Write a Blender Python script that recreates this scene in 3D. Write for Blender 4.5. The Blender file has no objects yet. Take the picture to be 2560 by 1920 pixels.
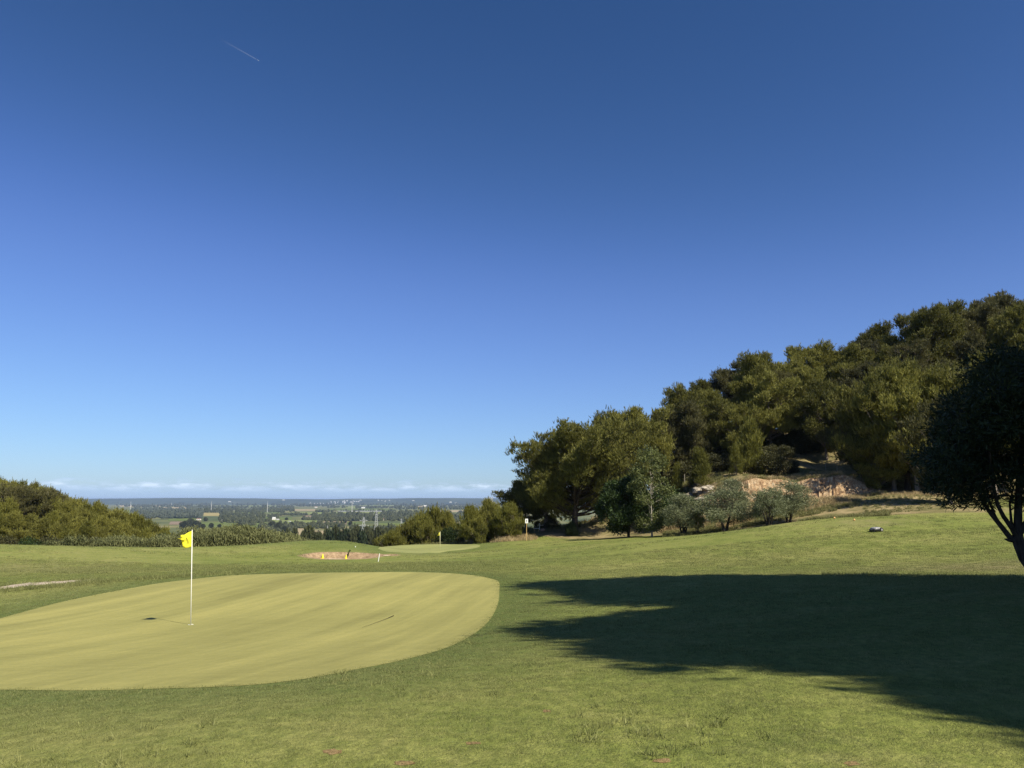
import bpy, bmesh, math, random
import numpy as np
from mathutils import Vector, Matrix, Euler
from mathutils.noise import noise as mnoise
from mathutils.geometry import delaunay_2d_cdt

R = math.radians
S = bpy.context.scene
C = S.collection
rng = np.random.default_rng(7)
random.seed(7)

# ------------------------------------------------------------------ camera, light, exposure
PITCH = 8.59
FPX = 1920.0
CZ = 1.6
cam = bpy.data.objects.new('camera', bpy.data.cameras.new('camera'))
C.objects.link(cam)
cam.location = (0, 0, CZ)
cam.rotation_euler = (R(90 + PITCH), 0, 0)
cam.data.sensor_width = 36.0
cam.data.lens = 36.0 * FPX / 2560.0
cam.data.clip_start = 0.1
cam.data.clip_end = 80000.0
S.camera = cam

SUN_EL = 46.0
SUN_AZ = 135.0       # compass: 0 = +Y (view direction), 90 = +X (right)
sd = Vector((math.sin(R(SUN_AZ)) * math.cos(R(SUN_EL)), math.cos(R(SUN_AZ)) * math.cos(R(SUN_EL)), math.sin(R(SUN_EL))))
sun = bpy.data.objects.new('sun', bpy.data.lights.new('sun', 'SUN'))
C.objects.link(sun)
sun.data.energy = 5.0
sun.data.angle = R(0.53)
sun.data.color = (1.0, 0.93, 0.78)
sun.rotation_euler = sd.to_track_quat('Z', 'Y').to_euler()
sun.location = (30, -30, 60)

W = bpy.data.worlds.new('World')
S.world = W
W.use_nodes = True
wn, wl = W.node_tree.nodes, W.node_tree.links
wn.clear()
SKY_STRENGTH = 0.05
wo = wn.new('ShaderNodeOutputWorld')
bg = wn.new('ShaderNodeBackground')
bg.inputs['Strength'].default_value = SKY_STRENGTH
sky = wn.new('ShaderNodeTexSky')
sky.sky_type = 'NISHITA'
sky.sun_disc = False
sky.sun_elevation = R(SUN_EL)
sky.sun_rotation = R(SUN_AZ)
sky.altitude = 100
sky.air_density = 1.0
sky.dust_density = 0.35
sky.ozone_density = 2.2
wl.new(bg.outputs[0], wo.inputs['Surface'])


def wnode(t, **kw):
    n = wn.new(t)
    for k, v in kw.items():
        setattr(n, k, v)
    return n


def wmath(op, a, b=None, clamp=False):
    n = wn.new('ShaderNodeMath')
    n.operation = op
    n.use_clamp = clamp
    for i, s in enumerate((a, b)):
        if s is None:
            continue
        if isinstance(s, (int, float)):
            n.inputs[i].default_value = s
        else:
            wl.new(s, n.inputs[i])
    return n.outputs[0]


SKY_GAMMA = 1.0
SKY_TINT = (1.0, 1.0, 1.0, 1)
pre = wn.new('ShaderNodeVectorMath'); pre.operation = 'SCALE'; pre.inputs['Scale'].default_value = 1 / 20
crv = wn.new('ShaderNodeRGBCurve')
crv.mapping.use_clip = False
crv.mapping.extend = 'EXTRAPOLATED'
# the clear, deep blue of this sky: one grade for the whole dome
for ci, pts_c in ((0, ((0.0, 0.0), (0.044, 0.021), (0.107, 0.099), (0.33, 0.29), (1.0, 0.82))),
                  (1, ((0.0, 0.0), (0.075, 0.060), (0.171, 0.196), (0.39, 0.45), (1.0, 1.05))),
                  (2, ((0.0, 0.0), (0.137, 0.168), (0.264, 0.463), (0.365, 0.62), (1.0, 1.35)))):
    cu = crv.mapping.curves[ci]
    cu.points[0].location = pts_c[0]
    cu.points[1].location = pts_c[-1]
    for p_ in pts_c[1:-1]:
        cu.points.new(*p_)
crv.mapping.update()
gm = wn.new('ShaderNodeVectorMath'); gm.operation = 'SCALE'; gm.inputs['Scale'].default_value = 20 * 0.97
tint = wn.new('ShaderNodeMix')
tint.data_type = 'RGBA'
tint.blend_type = 'MULTIPLY'
tint.inputs['Factor'].default_value = 1.0
tint.inputs['B'].default_value = SKY_TINT
wl.new(sky.outputs[0], pre.inputs[0])
wl.new(pre.outputs[0], crv.inputs['Color'])
wl.new(crv.outputs[0], gm.inputs[0])
wl.new(gm.outputs[0], tint.inputs['A'])
# far bank of low cumulus on the horizon, by direction
tc = wn.new('ShaderNodeTexCoord')
sp = wn.new('ShaderNodeSeparateXYZ')
wl.new(tc.outputs['Generated'], sp.inputs[0])
el = wmath('MULTIPLY', wmath('ARCSINE', sp.outputs['Z']), 180 / math.pi)
az = wmath('MULTIPLY', wmath('ARCTAN2', sp.outputs['X'], sp.outputs['Y']), 180 / math.pi)
cv = wn.new('ShaderNodeCombineXYZ')
wl.new(wmath('MULTIPLY', az, 0.55), cv.inputs[0])
wl.new(wmath('MULTIPLY', el, 2.4), cv.inputs[1])
nz = wn.new('ShaderNodeTexNoise')
nz.inputs['Scale'].default_value = 1.0
nz.inputs['Detail'].default_value = 6
nz.inputs['Roughness'].default_value = 0.58
wl.new(cv.outputs[0], nz.inputs['Vector'])
cv2 = wn.new('ShaderNodeCombineXYZ')
wl.new(wmath('MULTIPLY', az, 0.16), cv2.inputs[0])
nz2 = wn.new('ShaderNodeTexNoise')
nz2.inputs['Scale'].default_value = 1.0
nz2.inputs['Detail'].default_value = 4
wl.new(cv2.outputs[0], nz2.inputs['Vector'])
top = wmath('ADD', wmath('MULTIPLY', nz2.outputs[0], 0.5), 0.98)      # top of the bank in degrees
dist = wmath('SUBTRACT', top, el)
edge = wmath('ADD', wmath('MULTIPLY', dist, 1.8), wmath('MULTIPLY', wmath('SUBTRACT', nz.outputs[0], 0.46), 3.6))
m_cloud = wmath('MULTIPLY', wmath('MAXIMUM', edge, 0, True), 1.0, True)
fade = wmath('MULTIPLY', wmath('GREATER_THAN', el, -1.0), m_cloud)
crest = wmath('SUBTRACT', 1.0, wmath('MULTIPLY', wmath('ABSOLUTE', wmath('SUBTRACT', dist, 0.22)), 1.9), True)
crest = wmath('MULTIPLY', crest, wmath('MULTIPLY', wmath('SUBTRACT', nz.outputs[0], 0.36), 4.0, True), True)
body = wn.new('ShaderNodeMix')
body.data_type = 'RGBA'
body.inputs['A'].default_value = (5.6, 8.2, 12.6, 1)
body.inputs['B'].default_value = (10.8, 12.8, 15.2, 1)
wl.new(crest, body.inputs['Factor'])
cm = wn.new('ShaderNodeMix')
cm.data_type = 'RGBA'
wl.new(wmath('MULTIPLY', fade, wmath('ADD', wmath('MULTIPLY', crest, 0.35), 0.50)), cm.inputs['Factor'])
wl.new(tint.outputs['Result'], cm.inputs['A'])
wl.new(body.outputs['Result'], cm.inputs['B'])
wl.new(cm.outputs['Result'], bg.inputs['Color'])

S.view_settings.view_transform = 'Standard'
S.view_settings.look = 'None'
S.view_settings.exposure = 0.6
S.view_settings.gamma = 1.0
S.view_settings.use_curve_mapping = False
S.render.engine = 'CYCLES'
S.cycles.use_denoising = True
S.cycles.denoising_prefilter = 'NONE'
S.cycles.denoising_input_passes = 'RGB_ALBEDO_NORMAL'
S.cycles.max_bounces = 6
S.cycles.diffuse_bounces = 3
S.cycles.glossy_bounces = 2
S.cycles.transmission_bounces = 3
S.cycles.transparent_max_bounces = 8
S.cycles.volume_bounces = 0
S.cycles.use_adaptive_sampling = True
S.cycles.sample_clamp_indirect = 1.5

# ------------------------------------------------------------------ helpers
cP, sP = math.cos(R(PITCH)), math.sin(R(PITCH))


def P(px, py, Y):
    """world point seen at photo pixel (px, py) at depth Y in front of the camera"""
    u, v = (px - 1280) / FPX, (960 - py) / FPX
    t = Y / (cP - v * sP)
    return np.array((u * t, Y, CZ + t * (sP + v * cP)))


def smooth(a, b, x):
    t = np.clip((x - a) / (b - a), 0, 1)
    return t * t * (3 - 2 * t)


# ------------------------------------------------------------------ the terrain as a function
FOREST_H = 12.0
sky_r = [(1700, 968), (1760, 925), (1850, 905), (1960, 885), (2060, 865), (2130, 842), (2210, 803), (2300, 772), (2380, 745), (2450, 752), (2560, 738), (2750, 700)]
cp = []


def w(x, y, z):
    cp.append((x, y, z))


def q(px, py, Y):
    cp.append(tuple(P(px, py, Y)))


# close to the camera
for x in (-30, -15, -6, 0, 5, 10, 20):
    w(x, -10, 0.3 + 0.012 * x)
    w(x, 0, 0.04 + 0.01 * x)
w(-3, 5, -0.03); w(0, 5, 0.0); w(3.5, 5, 0.02); w(8, 5, 0.1)
w(-8, 9, -0.6); w(-3, 9, -0.4); w(0, 10, -0.42); w(3, 9, -0.22); w(7, 10, 0.02)
w(0, 15, -0.9); w(4, 15, -0.55); w(8, 15, -0.05); w(11, 15, 0.05); w(15, 15, 0.1)
w(-4, 18, -1.15); w(-8, 18, -1.2); w(-14, 18, -1.25); w(-5, 13, -0.85); w(-11, 13, -0.9)
w(0, 20, -1.1); w(4, 21, -0.85); w(8.5, 20.5, -0.5); w(13, 21, -0.5); w(18, 20, -0.2)
w(-3, 25, -1.25); w(-9, 25, -1.28); w(-16, 25, -1.3); w(-22, 27, -1.35)
w(-4, 31, -1.25); w(-12, 31, -1.3)
w(-19, 31, -1.45); w(-26, 34, -1.3)
w(3, 28, -1.15); w(9.5, 26, -0.85); w(15, 27, -0.8); w(20, 28, -0.65); w(28, 28, -0.2)
q(1500, 1425, 38); q(1900, 1405, 38); q(2300, 1390, 38); q(2560, 1380, 38)
q(800, 1417, 42); q(1100, 1415, 42); q(500, 1420, 42); q(200, 1428, 40); q(0, 1430, 40)
q(1900, 1350, 50); q(2190, 1329, 50); q(2450, 1318, 50); q(2600, 1312, 50); q(1500, 1388, 50); q(1200, 1402, 50)
# bunker and mound
q(760, 1398, 58); q(850, 1401, 57); q(945, 1398, 58); q(1050, 1396, 60); q(600, 1400, 56)
q(770, 1376, 65); q(850, 1374, 65); q(940, 1376, 66)
q(740, 1356, 76); q(830, 1350, 76); q(920, 1352, 76); q(1000, 1362, 90)
# far green
q(960, 1380, 76); q(1080, 1384, 75); q(1180, 1374, 78); q(1080, 1361, 93); q(1180, 1363, 92); q(1100, 1374, 84)
# left crest
q(-200, 1358, 58); q(0, 1361, 60); q(130, 1366, 64); q(400, 1377, 72); q(620, 1378, 78); q(700, 1365, 78)
q(0, 1395, 50); q(300, 1398, 52); q(550, 1398, 55)
# ground behind the left crest, then the left hill
w(-50, 72, -4.2); w(-38, 80, -4.8); w(-30, 86, -5.0); w(-22, 88, -5.0); w(-15, 100, -7.0)
sky_l = [(-150, 1180), (0, 1196), (60, 1208), (130, 1212), (200, 1240), (260, 1262), (330, 1280), (400, 1312), (455, 1340)]
for px, py in sky_l:
    Y = 112
    p = P(px, py, Y)
    w(p[0], Y, p[2] - 7.5)
    w(p[0] * 1.3, Y * 1.35, p[2] - 10)
w(-80, 82, -4.0); w(-60, 90, -5.0); w(-50, 95, -6.0); w(-40, 98, -6.5)
# right fairway crest
q(1200, 1358, 84); q(1350, 1356, 80); q(1500, 1351, 74); q(1700, 1341, 68); q(1800, 1331, 65); q(1900, 1319, 62); q(2050, 1294, 60)
q(2200, 1291, 61); q(2350, 1284, 62); q(2500, 1280, 63); q(2700, 1270, 64)
# just behind the crest
q(1250, 1350, 92); q(1440, 1337, 93); q(1320, 1328, 104); q(1600, 1336, 84)
q(1720, 1333, 76); q(1820, 1326, 73); q(1930, 1312, 70); q(2080, 1300, 68)
q(1650, 1312, 92); q(1750, 1300, 86); q(1850, 1290, 80); q(2000, 1272, 76)
q(1700, 1240, 96); q(1760, 1212, 100); q(1650, 1225, 104)
q(1800, 1268, 86); q(1900, 1262, 84); q(2000, 1258, 84); q(2100, 1254, 83); q(2160, 1238, 82)
q(2250, 1250, 74); q(2350, 1262, 69); q(2450, 1255, 72); q(2600, 1245, 74)
q(2250, 1232, 84); q(2400, 1228, 84); q(2600, 1215, 84)
# forest edge (ground above the bank is 2.4 m less in here: the bank adds it)
CLH = 2.4
for px, py, Y in ((1720, 1205, 104), (1850, 1194, 100), (1950, 1190, 98), (2030, 1178, 96), (2100, 1158, 95)):
    p = P(px, py, Y)
    w(p[0], p[1], p[2] - CLH * 0.9)
for px, py in sky_r:
    Y = 124
    p = P(px, py, Y)
    w(p[0], Y, p[2] - FOREST_H)
    w(p[0] * 1.5, Y * 1.4, p[2] - FOREST_H + 3)
# behind the middle bushes the hill drops off
w(-6, 112, -7.5); w(2, 108, -5.5); w(-20, 125, -13); w(0, 135, -13); w(14, 112, -5.5); w(20, 135, -8); w(34, 150, -3)
w(-40, 160, -20); w(0, 180, -24); w(-90, 180, -16)
w(60, -20, 2.0); w(60, 20, 2.0); w(70, 50, 3.0); w(-60, 0, -1); w(-60, 35, -2)
w(0, -40, 1.5); w(40, -40, 2); w(-40, -40, 1)
cp = np.array(cp)
SC = 6.0
_d = np.sqrt(((cp[:, None, :2] - cp[None, :, :2]) ** 2).sum(-1) + SC ** 2)
A = np.zeros((len(cp) + 3,) * 2)
n_ = len(cp)
A[:n_, :n_] = _d - np.eye(n_) * 0.35
A[:n_, n_] = 1
A[:n_, n_ + 1:] = cp[:, :2] / 100
A[n_, :n_] = 1
A[n_ + 1:, :n_] = cp[:, :2].T / 100
bvec = np.concatenate([cp[:, 2], np.zeros(3)])
wts = np.linalg.solve(A, bvec)

# the eroded bank: a line in plan, the ground steps up CLH behind it
CLH = 2.2
_cl = [P(1735, 1225, 92)[:2], P(1790, 1235, 89)[:2], P(1870, 1242, 87.5)[:2], P(1960, 1240, 87)[:2], P(2040, 1240, 86)[:2], P(2110, 1238, 85)[:2], P(2190, 1234, 86)[:2]]
CL = np.array(_cl)


def smooth_line(pts, n=8):
    pts = np.asarray(pts, float)
    out = []
    for i in range(len(pts) - 1):
        p0, p1, p2, p3 = pts[max(i - 1, 0)], pts[i], pts[i + 1], pts[min(i + 2, len(pts) - 1)]
        for k in range(n):
            t = k / n
            out.append(0.5 * ((2 * p1) + (-p0 + p2) * t + (2 * p0 - 5 * p1 + 4 * p2 - p3) * t * t + (-p0 + 3 * p1 - 3 * p2 + p3) * t ** 3))
    out.append(pts[-1])
    return np.array(out)


CLS = smooth_line(CL, 6)


def bank_step(x, y):
    yl = np.interp(x, CLS[:, 0], CLS[:, 1])
    amp = smooth(CLS[0, 0] - 1, CLS[0, 0] + 5, x) * (1 - smooth(CLS[-1, 0] - 3.5, CLS[-1, 0] + 1.5, x))
    wob = 1 + 0.07 * np.sin(x * 0.9 + 1.0) + 0.05 * np.sin(x * 2.1)
    return CLH * wob * amp * smooth(0.0, 1.3, y - yl) * (1 - 0.0 * y), amp


def rbf(x, y):
    out = np.empty(x.shape)
    xf, yf = x.ravel(), y.ravel()
    of = out.ravel()
    for s in range(0, len(xf), 20000):
        e = slice(s, s + 20000)
        d = np.sqrt((xf[e, None] - cp[None, :, 0]) ** 2 + (yf[e, None] - cp[None, :, 1]) ** 2 + SC ** 2)
        of[e] = d @ wts[:n_] + wts[n_] + xf[e] / 100 * wts[n_ + 1] + yf[e] / 100 * wts[n_ + 2]
    return of.reshape(x.shape)


VZ = -62.0
BUNK = None


def in_poly(x, y, poly):
    inside = np.zeros(x.shape, bool)
    j = len(poly) - 1
    for i in range(len(poly)):
        xi, yi = poly[i]
        xj, yj = poly[j]
        c = ((yi > y) != (yj > y)) & (x < (xj - xi) * (y - yi) / (yj - yi + 1e-12) + xi)
        inside ^= c
        j = i
    return inside


def poly_dist(x, y, poly):
    d = np.full(x.shape, 1e9)
    for i in range(len(poly)):
        a, b = poly[i], poly[(i + 1) % len(poly)]
        ab = b - a
        t = np.clip(((x - a[0]) * ab[0] + (y - a[1]) * ab[1]) / (ab @ ab + 1e-9), 0, 1)
        d = np.minimum(d, np.hypot(x - a[0] - t * ab[0], y - a[1] - t * ab[1]))
    return d


def zt(x, y, bunk=True):
    x = np.atleast_1d(np.asarray(x, float))
    y = np.atleast_1d(np.asarray(y, float))
    near = rbf(np.clip(x, -160, 190), np.clip(y, -60, 190))
    near = near + bank_step(x, y)[0]
    r = np.hypot(np.maximum(np.abs(x - 15) - 110, 0), np.maximum(y - 150, np.maximum(-20 - y, 0)))
    # hill flank down to the plain
    wv = smooth(0, 520, r)
    z = near * (1 - wv) + VZ * wv
    if bunk and BUNK is not None:
        near_b = (np.abs(x - BUNK[:, 0].mean()) < 8) & (np.abs(y - BUNK[:, 1].mean()) < 8)
        if near_b.any():
            xs, ys = x[near_b], y[near_b]
            ins = in_poly(xs, ys, BUNK)
            d = poly_dist(xs, ys, BUNK)
            yc = (ys - BUNK[:, 1].min()) / np.ptp(BUNK[:, 1])
            dep = (0.12 + 0.30 * yc) * smooth(0, 0.25 + 1.3 * (1 - yc), d)
            dz = np.where(ins, -dep, 0.07 * np.exp(-d / 0.5))
            z[near_b] += dz
    return z


def z1(x, y):
    return float(zt(x, y)[0])


def hit(px, py, y0=3.0, y1=130.0):
    Y = np.linspace(y0, y1, 1600)
    u, v = (px - 1280) / FPX, (960 - py) / FPX
    t = Y / (cP - v * sP)
    x = u * t
    zr = CZ + t * (sP + v * cP)
    d = zr - zt(x, Y, False)
    i = np.where(d < 0)[0]
    if len(i) == 0:
        i = [int(np.argmin(d))]
    k = i[0]
    if k > 0 and d[k] < 0:
        f = d[k - 1] / (d[k - 1] - d[k])
        return np.array((x[k - 1] + f * (x[k] - x[k - 1]), Y[k - 1] + f * (Y[k] - Y[k - 1])))
    return np.array((x[k], Y[k]))


def hz(px, py, **k):
    h = hit(px, py, **k)
    return np.array((h[0], h[1], z1(h[0], h[1])))


bunk_px = [(758, 1390), (785, 1396), (820, 1399), (870, 1399), (915, 1397), (950, 1391), (985, 1387)]
_b = [hit(*p) for p in bunk_px]
_far = [(978, 61.6), (930, 62.6), (860, 63.0), (800, 62.6), (768, 61.3)]
_b += [np.array((P(px, 1382, Y)[0], Y)) for px, Y in _far]
_bp = smooth_line(_b + [_b[0]], 5)[:-1]
BUNK = _bp
print('bunker', BUNK.min(0), BUNK.max(0))

# ------------------------------------------------------------------ objects and tags


def tag(o, label=None, cat=None, group=None, kind=None):
    if label: o['label'] = label
    if cat: o['category'] = cat
    if group: o['group'] = group
    if kind: o['kind'] = kind
    return o


def empty(name, loc=(0, 0, 0), rz=0.0):
    o = bpy.data.objects.new(name, None)
    o.empty_display_size = 0.3
    C.objects.link(o)
    o.location = loc
    o.rotation_euler = (0, 0, rz)
    return o


def link(name, me, parent=None, loc=None):
    o = bpy.data.objects.new(name, me)
    C.objects.link(o)
    if parent is not None:
        o.parent = parent
    if loc is not None:
        o.location = loc
    return o


def mesh_np(name, V, F, mats, mi=None, smoothf=False):
    """V (n,3), F (m,k) all faces with k corners, or a list of such arrays"""
    me = bpy.data.meshes.new(name)
    Fs = F if isinstance(F, list) else [F]
    Fs = [np.asarray(f, np.int32) for f in Fs if len(f)]
    V = np.asarray(V, np.float32)
    me.vertices.add(len(V))
    me.vertices.foreach_set('co', V.ravel())
    nl = sum(f.size for f in Fs)
    npoly = sum(len(f) for f in Fs)
    me.loops.add(nl)
    me.polygons.add(npoly)
    me.loops.foreach_set('vertex_index', np.concatenate([f.ravel() for f in Fs]))
    tot = np.concatenate([np.full(len(f), f.shape[1], np.int32) for f in Fs])
    st = np.concatenate([[0], np.cumsum(tot)[:-1]]).astype(np.int32)
    me.polygons.foreach_set('loop_start', st)
    if mi is not None:
        me.polygons.foreach_set('material_index', np.asarray(mi, np.int32))
    me.polygons.foreach_set('use_smooth', np.full(npoly, smoothf))
    for m in (mats if isinstance(mats, (list, tuple)) else [mats]):
        me.materials.append(m)
    me.update(calc_edges=True)
    me.validate()
    return me


class MB:
    """collects simple shapes into one mesh"""

    def __init__(s):
        s.v, s.f = [], []

    def add(s, V, F):
        b = len(s.v)
        s.v += [tuple(map(float, p)) for p in V]
        s.f += [tuple(i + b for i in f) for f in F]
        return s

    def box(s, c, d, rot=None):
        h = [x / 2 for x in d]
        V = [Vector((sx * h[0], sy * h[1], sz * h[2])) for sx in (-1, 1) for sy in (-1, 1) for sz in (-1, 1)]
        if rot is not None:
            m = Euler(rot).to_matrix()
            V = [m @ p for p in V]
        V = [p + Vector(c) for p in V]
        return s.add(V, [(0, 1, 3, 2), (4, 6, 7, 5), (0, 4, 5, 1), (2, 3, 7, 6), (0, 2, 6, 4), (1, 5, 7, 3)])

    def tube(s, pts, rad, n=8, caps=True):
        pts = [Vector(p) for p in pts]
        if isinstance(rad, (int, float)):
            rad = [rad] * len(pts)
        V, F = [], []
        ref = Vector((0.31, 0.77, 0.1)).normalized()
        for i, p in enumerate(pts):
            d = (pts[min(i + 1, len(pts) - 1)] - pts[max(i - 1, 0)]).normalized()
            if abs(d.dot(ref)) > 0.95:
                ref = Vector((0.9, 0.1, 0.3)).normalized()
            a = d.cross(ref).normalized()
            b = d.cross(a)
            for k in range(n):
                t = 2 * math.pi * k / n
                V.append(p + (a * math.cos(t) + b * math.sin(t)) * rad[i])
        for i in range(len(pts) - 1):
            for k in range(n):
                F.append((i * n + k, i * n + (k + 1) % n, (i + 1) * n + (k + 1) % n, (i + 1) * n + k))
        if caps:
            F.append(tuple(range(n))[::-1])
            F.append(tuple((len(pts) - 1) * n + k for k in range(n)))
        return s.add(V, F)

    def lathe(s, prof, c=(0, 0, 0), n=20):
        V, F = [], []
        for r, z in prof:
            for k in range(n):
                t = 2 * math.pi * k / n
                V.append((c[0] + r * math.cos(t), c[1] + r * math.sin(t), c[2] + z))
        for i in range(len(prof) - 1):
            for k in range(n):
                F.append((i * n + k, i * n + (k + 1) % n, (i + 1) * n + (k + 1) % n, (i + 1) * n + k))
        return s.add(V, F)

    def build(s, name, mat, parent=None, smoothf=False, bevel=0):
        me = bpy.data.meshes.new(name)
        me.from_pydata(s.v, [], s.f)
        me.materials.append(mat)
        if smoothf:
            me.polygons.foreach_set('use_smooth', [True] * len(me.polygons))
        me.update()
        o = link(name, me, parent)
        if bevel:
            m = o.modifiers.new('bevel', 'BEVEL')
            m.width = bevel
            m.segments = 2
            m.limit_method = 'ANGLE'
        return o


# ------------------------------------------------------------------ materials
class Mat:
    def __init__(s, name, rough=0.8, spec=0.2):
        s.m = bpy.data.materials.new(name)
        s.m.use_nodes = True
        s.n, s.l = s.m.node_tree.nodes, s.m.node_tree.links
        s.b = s.n['Principled BSDF']
        s.b.inputs['Roughness'].default_value = rough
        s.b.inputs['Specular IOR Level'].default_value = spec

    def set(s, inp, v):
        sock = s.b.inputs[inp]
        if hasattr(v, 'is_linked') or hasattr(v, 'links'):
            s.l.new(v, sock)
        else:
            sock.default_value = v
        return s

    def math(s, op, a, b=None, clamp=False):
        n = s.n.new('ShaderNodeMath')
        n.operation = op
        n.use_clamp = clamp
        for i, x in enumerate((a, b)):
            if x is None: continue
            if isinstance(x, (int, float)): n.inputs[i].default_value = x
            else: s.l.new(x, n.inputs[i])
        return n.outputs[0]

    def pos(s, scale=(1, 1, 1), rot=0.0, obj=False):
        g = s.n.new('ShaderNodeTexCoord').outputs['Object'] if obj else s.n.new('ShaderNodeNewGeometry').outputs['Position']
        if rot:
            m0 = s.n.new('ShaderNodeMapping')
            m0.inputs['Rotation'].default_value = (0, 0, rot)
            s.l.new(g, m0.inputs['Vector'])
            g = m0.outputs[0]
        m = s.n.new('ShaderNodeMapping')
        m.inputs['Scale'].default_value = scale
        s.l.new(g, m.inputs['Vector'])
        return m.outputs[0]

    def noise(s, vec, scale, detail=3, rough=0.55):
        n = s.n.new('ShaderNodeTexNoise')
        n.inputs['Scale'].default_value = scale
        n.inputs['Detail'].default_value = detail
        n.inputs['Roughness'].default_value = rough
        if vec is not None:
            s.l.new(vec, n.inputs['Vector'])
        return n.outputs[0]

    def ramp(s, fac, stops):
        n = s.n.new('ShaderNodeValToRGB')
        e = n.color_ramp.elements
        while len(e) < len(stops):
            e.new(0.5)
        for k, (p, c) in enumerate(stops):
            e[k].position = p
            e[k].color = (*c, 1) if len(c) == 3 else c
        s.l.new(fac, n.inputs[0])
        return n.outputs[0]

    def mix(s, fac, a, b, mode='MIX'):
        n = s.n.new('ShaderNodeMix')
        n.data_type = 'RGBA'
        n.blend_type = mode
        for k, x in (('Factor', fac), ('A', a), ('B', b)):
            if isinstance(x, (int, float)): n.inputs[k].default_value = x
            elif isinstance(x, tuple): n.inputs[k].default_value = (*x, 1) if len(x) == 3 else x
            else: s.l.new(x, n.inputs[k])
        return n.outputs['Result']

    def attr(s, name, kind='GEOMETRY', out='Fac'):
        n = s.n.new('ShaderNodeAttribute')
        n.attribute_name = name
        n.attribute_type = kind
        return n.outputs[out]

    def bump(s, h, strength=0.5, dist=0.02):
        n = s.n.new('ShaderNodeBump')
        n.inputs['Strength'].default_value = strength
        n.inputs['Distance'].default_value = dist
        s.l.new(h, n.inputs['Height'])
        s.l.new(n.outputs[0], s.b.inputs['Normal'])
        return s

    def rand(s):
        return s.n.new('ShaderNodeObjectInfo').outputs['Random']


def flat(name, col, rough=0.7, spec=0.3, var=0.12, metal=0.0, scale=9.0):
    m = Mat(name, rough, spec)
    f = m.noise(m.pos(obj=True), scale, 4)
    c = m.mix(f, tuple(x * (1 - var) for x in col), tuple(min(1, x * (1 + var)) for x in col))
    m.set('Base Color', c)
    m.set('Metallic', metal)
    return m.m


def foliage(name, dark, light, tint=(1, 1, 1), trans=0.25, rough=0.6, nscale=0.6):
    m = Mat(name, rough, 0.25)
    p = m.pos()
    f = m.noise(p, nscale, 2)
    isl = m.n.new('ShaderNodeNewGeometry').outputs['Random Per Island']
    k = m.math('ADD', m.math('MULTIPLY', isl, 0.45), m.math('MULTIPLY', f, 0.6))
    k = m.math('ADD', k, m.math('ADD', 0.05, m.math('MULTIPLY', m.math('SUBTRACT', m.rand(), 0.5), 0.36)))
    c = m.ramp(k, [(0.15, dark), (0.9, light)])
    m.set('Base Color', c)
    # thin leaves pass some light
    tr = m.n.new('ShaderNodeBsdfTranslucent')
    m.l.new(c, tr.inputs['Color'])
    mx = m.n.new('ShaderNodeMixShader')
    mx.inputs[0].default_value = trans
    m.l.new(m.b.outputs[0], mx.inputs[1])
    m.l.new(tr.outputs[0], mx.inputs[2])
    m.l.new(mx.outputs[0], m.n['Material Output'].inputs['Surface'])
    return m.m


M_pine = foliage('pine needles', (0.038, 0.042, 0.010), (0.275, 0.262, 0.055))
M_pine2 = foliage('grey pine needles', (0.042, 0.042, 0.016), (0.170, 0.158, 0.055))
M_young = foliage('young pine needles', (0.065, 0.070, 0.014), (0.270, 0.262, 0.052), trans=0.35)
M_olive = foliage('olive leaves', (0.060, 0.072, 0.034), (0.225, 0.245, 0.125), rough=0.45)
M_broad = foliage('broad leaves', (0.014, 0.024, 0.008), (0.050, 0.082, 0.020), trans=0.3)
M_poplar = foliage('grey green leaves', (0.040, 0.054, 0.016), (0.170, 0.190, 0.062), trans=0.3)
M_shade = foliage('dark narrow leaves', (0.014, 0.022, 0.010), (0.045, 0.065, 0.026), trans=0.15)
M_scrub = foliage('scrub leaves', (0.030, 0.032, 0.012), (0.095, 0.092, 0.034))
M_cane = foliage('cane leaves', (0.040, 0.052, 0.016), (0.235, 0.240, 0.095), trans=0.3, nscale=0.35)
M_wild = foliage('wild green grass', (0.070, 0.078, 0.026), (0.26, 0.25, 0.095), trans=0.3)
M_straw = foliage('dry grass', (0.20, 0.15, 0.065), (0.56, 0.44, 0.24), trans=0.3)
M_farwood = foliage('far tree leaves', (0.028, 0.036, 0.014), (0.085, 0.092, 0.038), nscale=0.02)
M_fargrey = foliage('far grey tree leaves', (0.042, 0.052, 0.036), (0.090, 0.105, 0.068), nscale=0.02)


def bark(name, a, b):
    m = Mat(name, 0.9, 0.1)
    p = m.pos((1, 1, 0.25), obj=True)
    f = m.noise(p, 14, 5, 0.7)
    m.set('Base Color', m.ramp(f, [(0.3, a), (0.7, b)]))
    m.bump(f, 0.8, 0.03)
    return m.m


M_bark = bark('grey pine bark', (0.09, 0.07, 0.055), (0.26, 0.22, 0.18))
M_barkd = bark('dark bark', (0.022, 0.018, 0.015), (0.075, 0.062, 0.05))
M_barkl = bark('pale bark', (0.20, 0.18, 0.14), (0.42, 0.38, 0.30))


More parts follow.
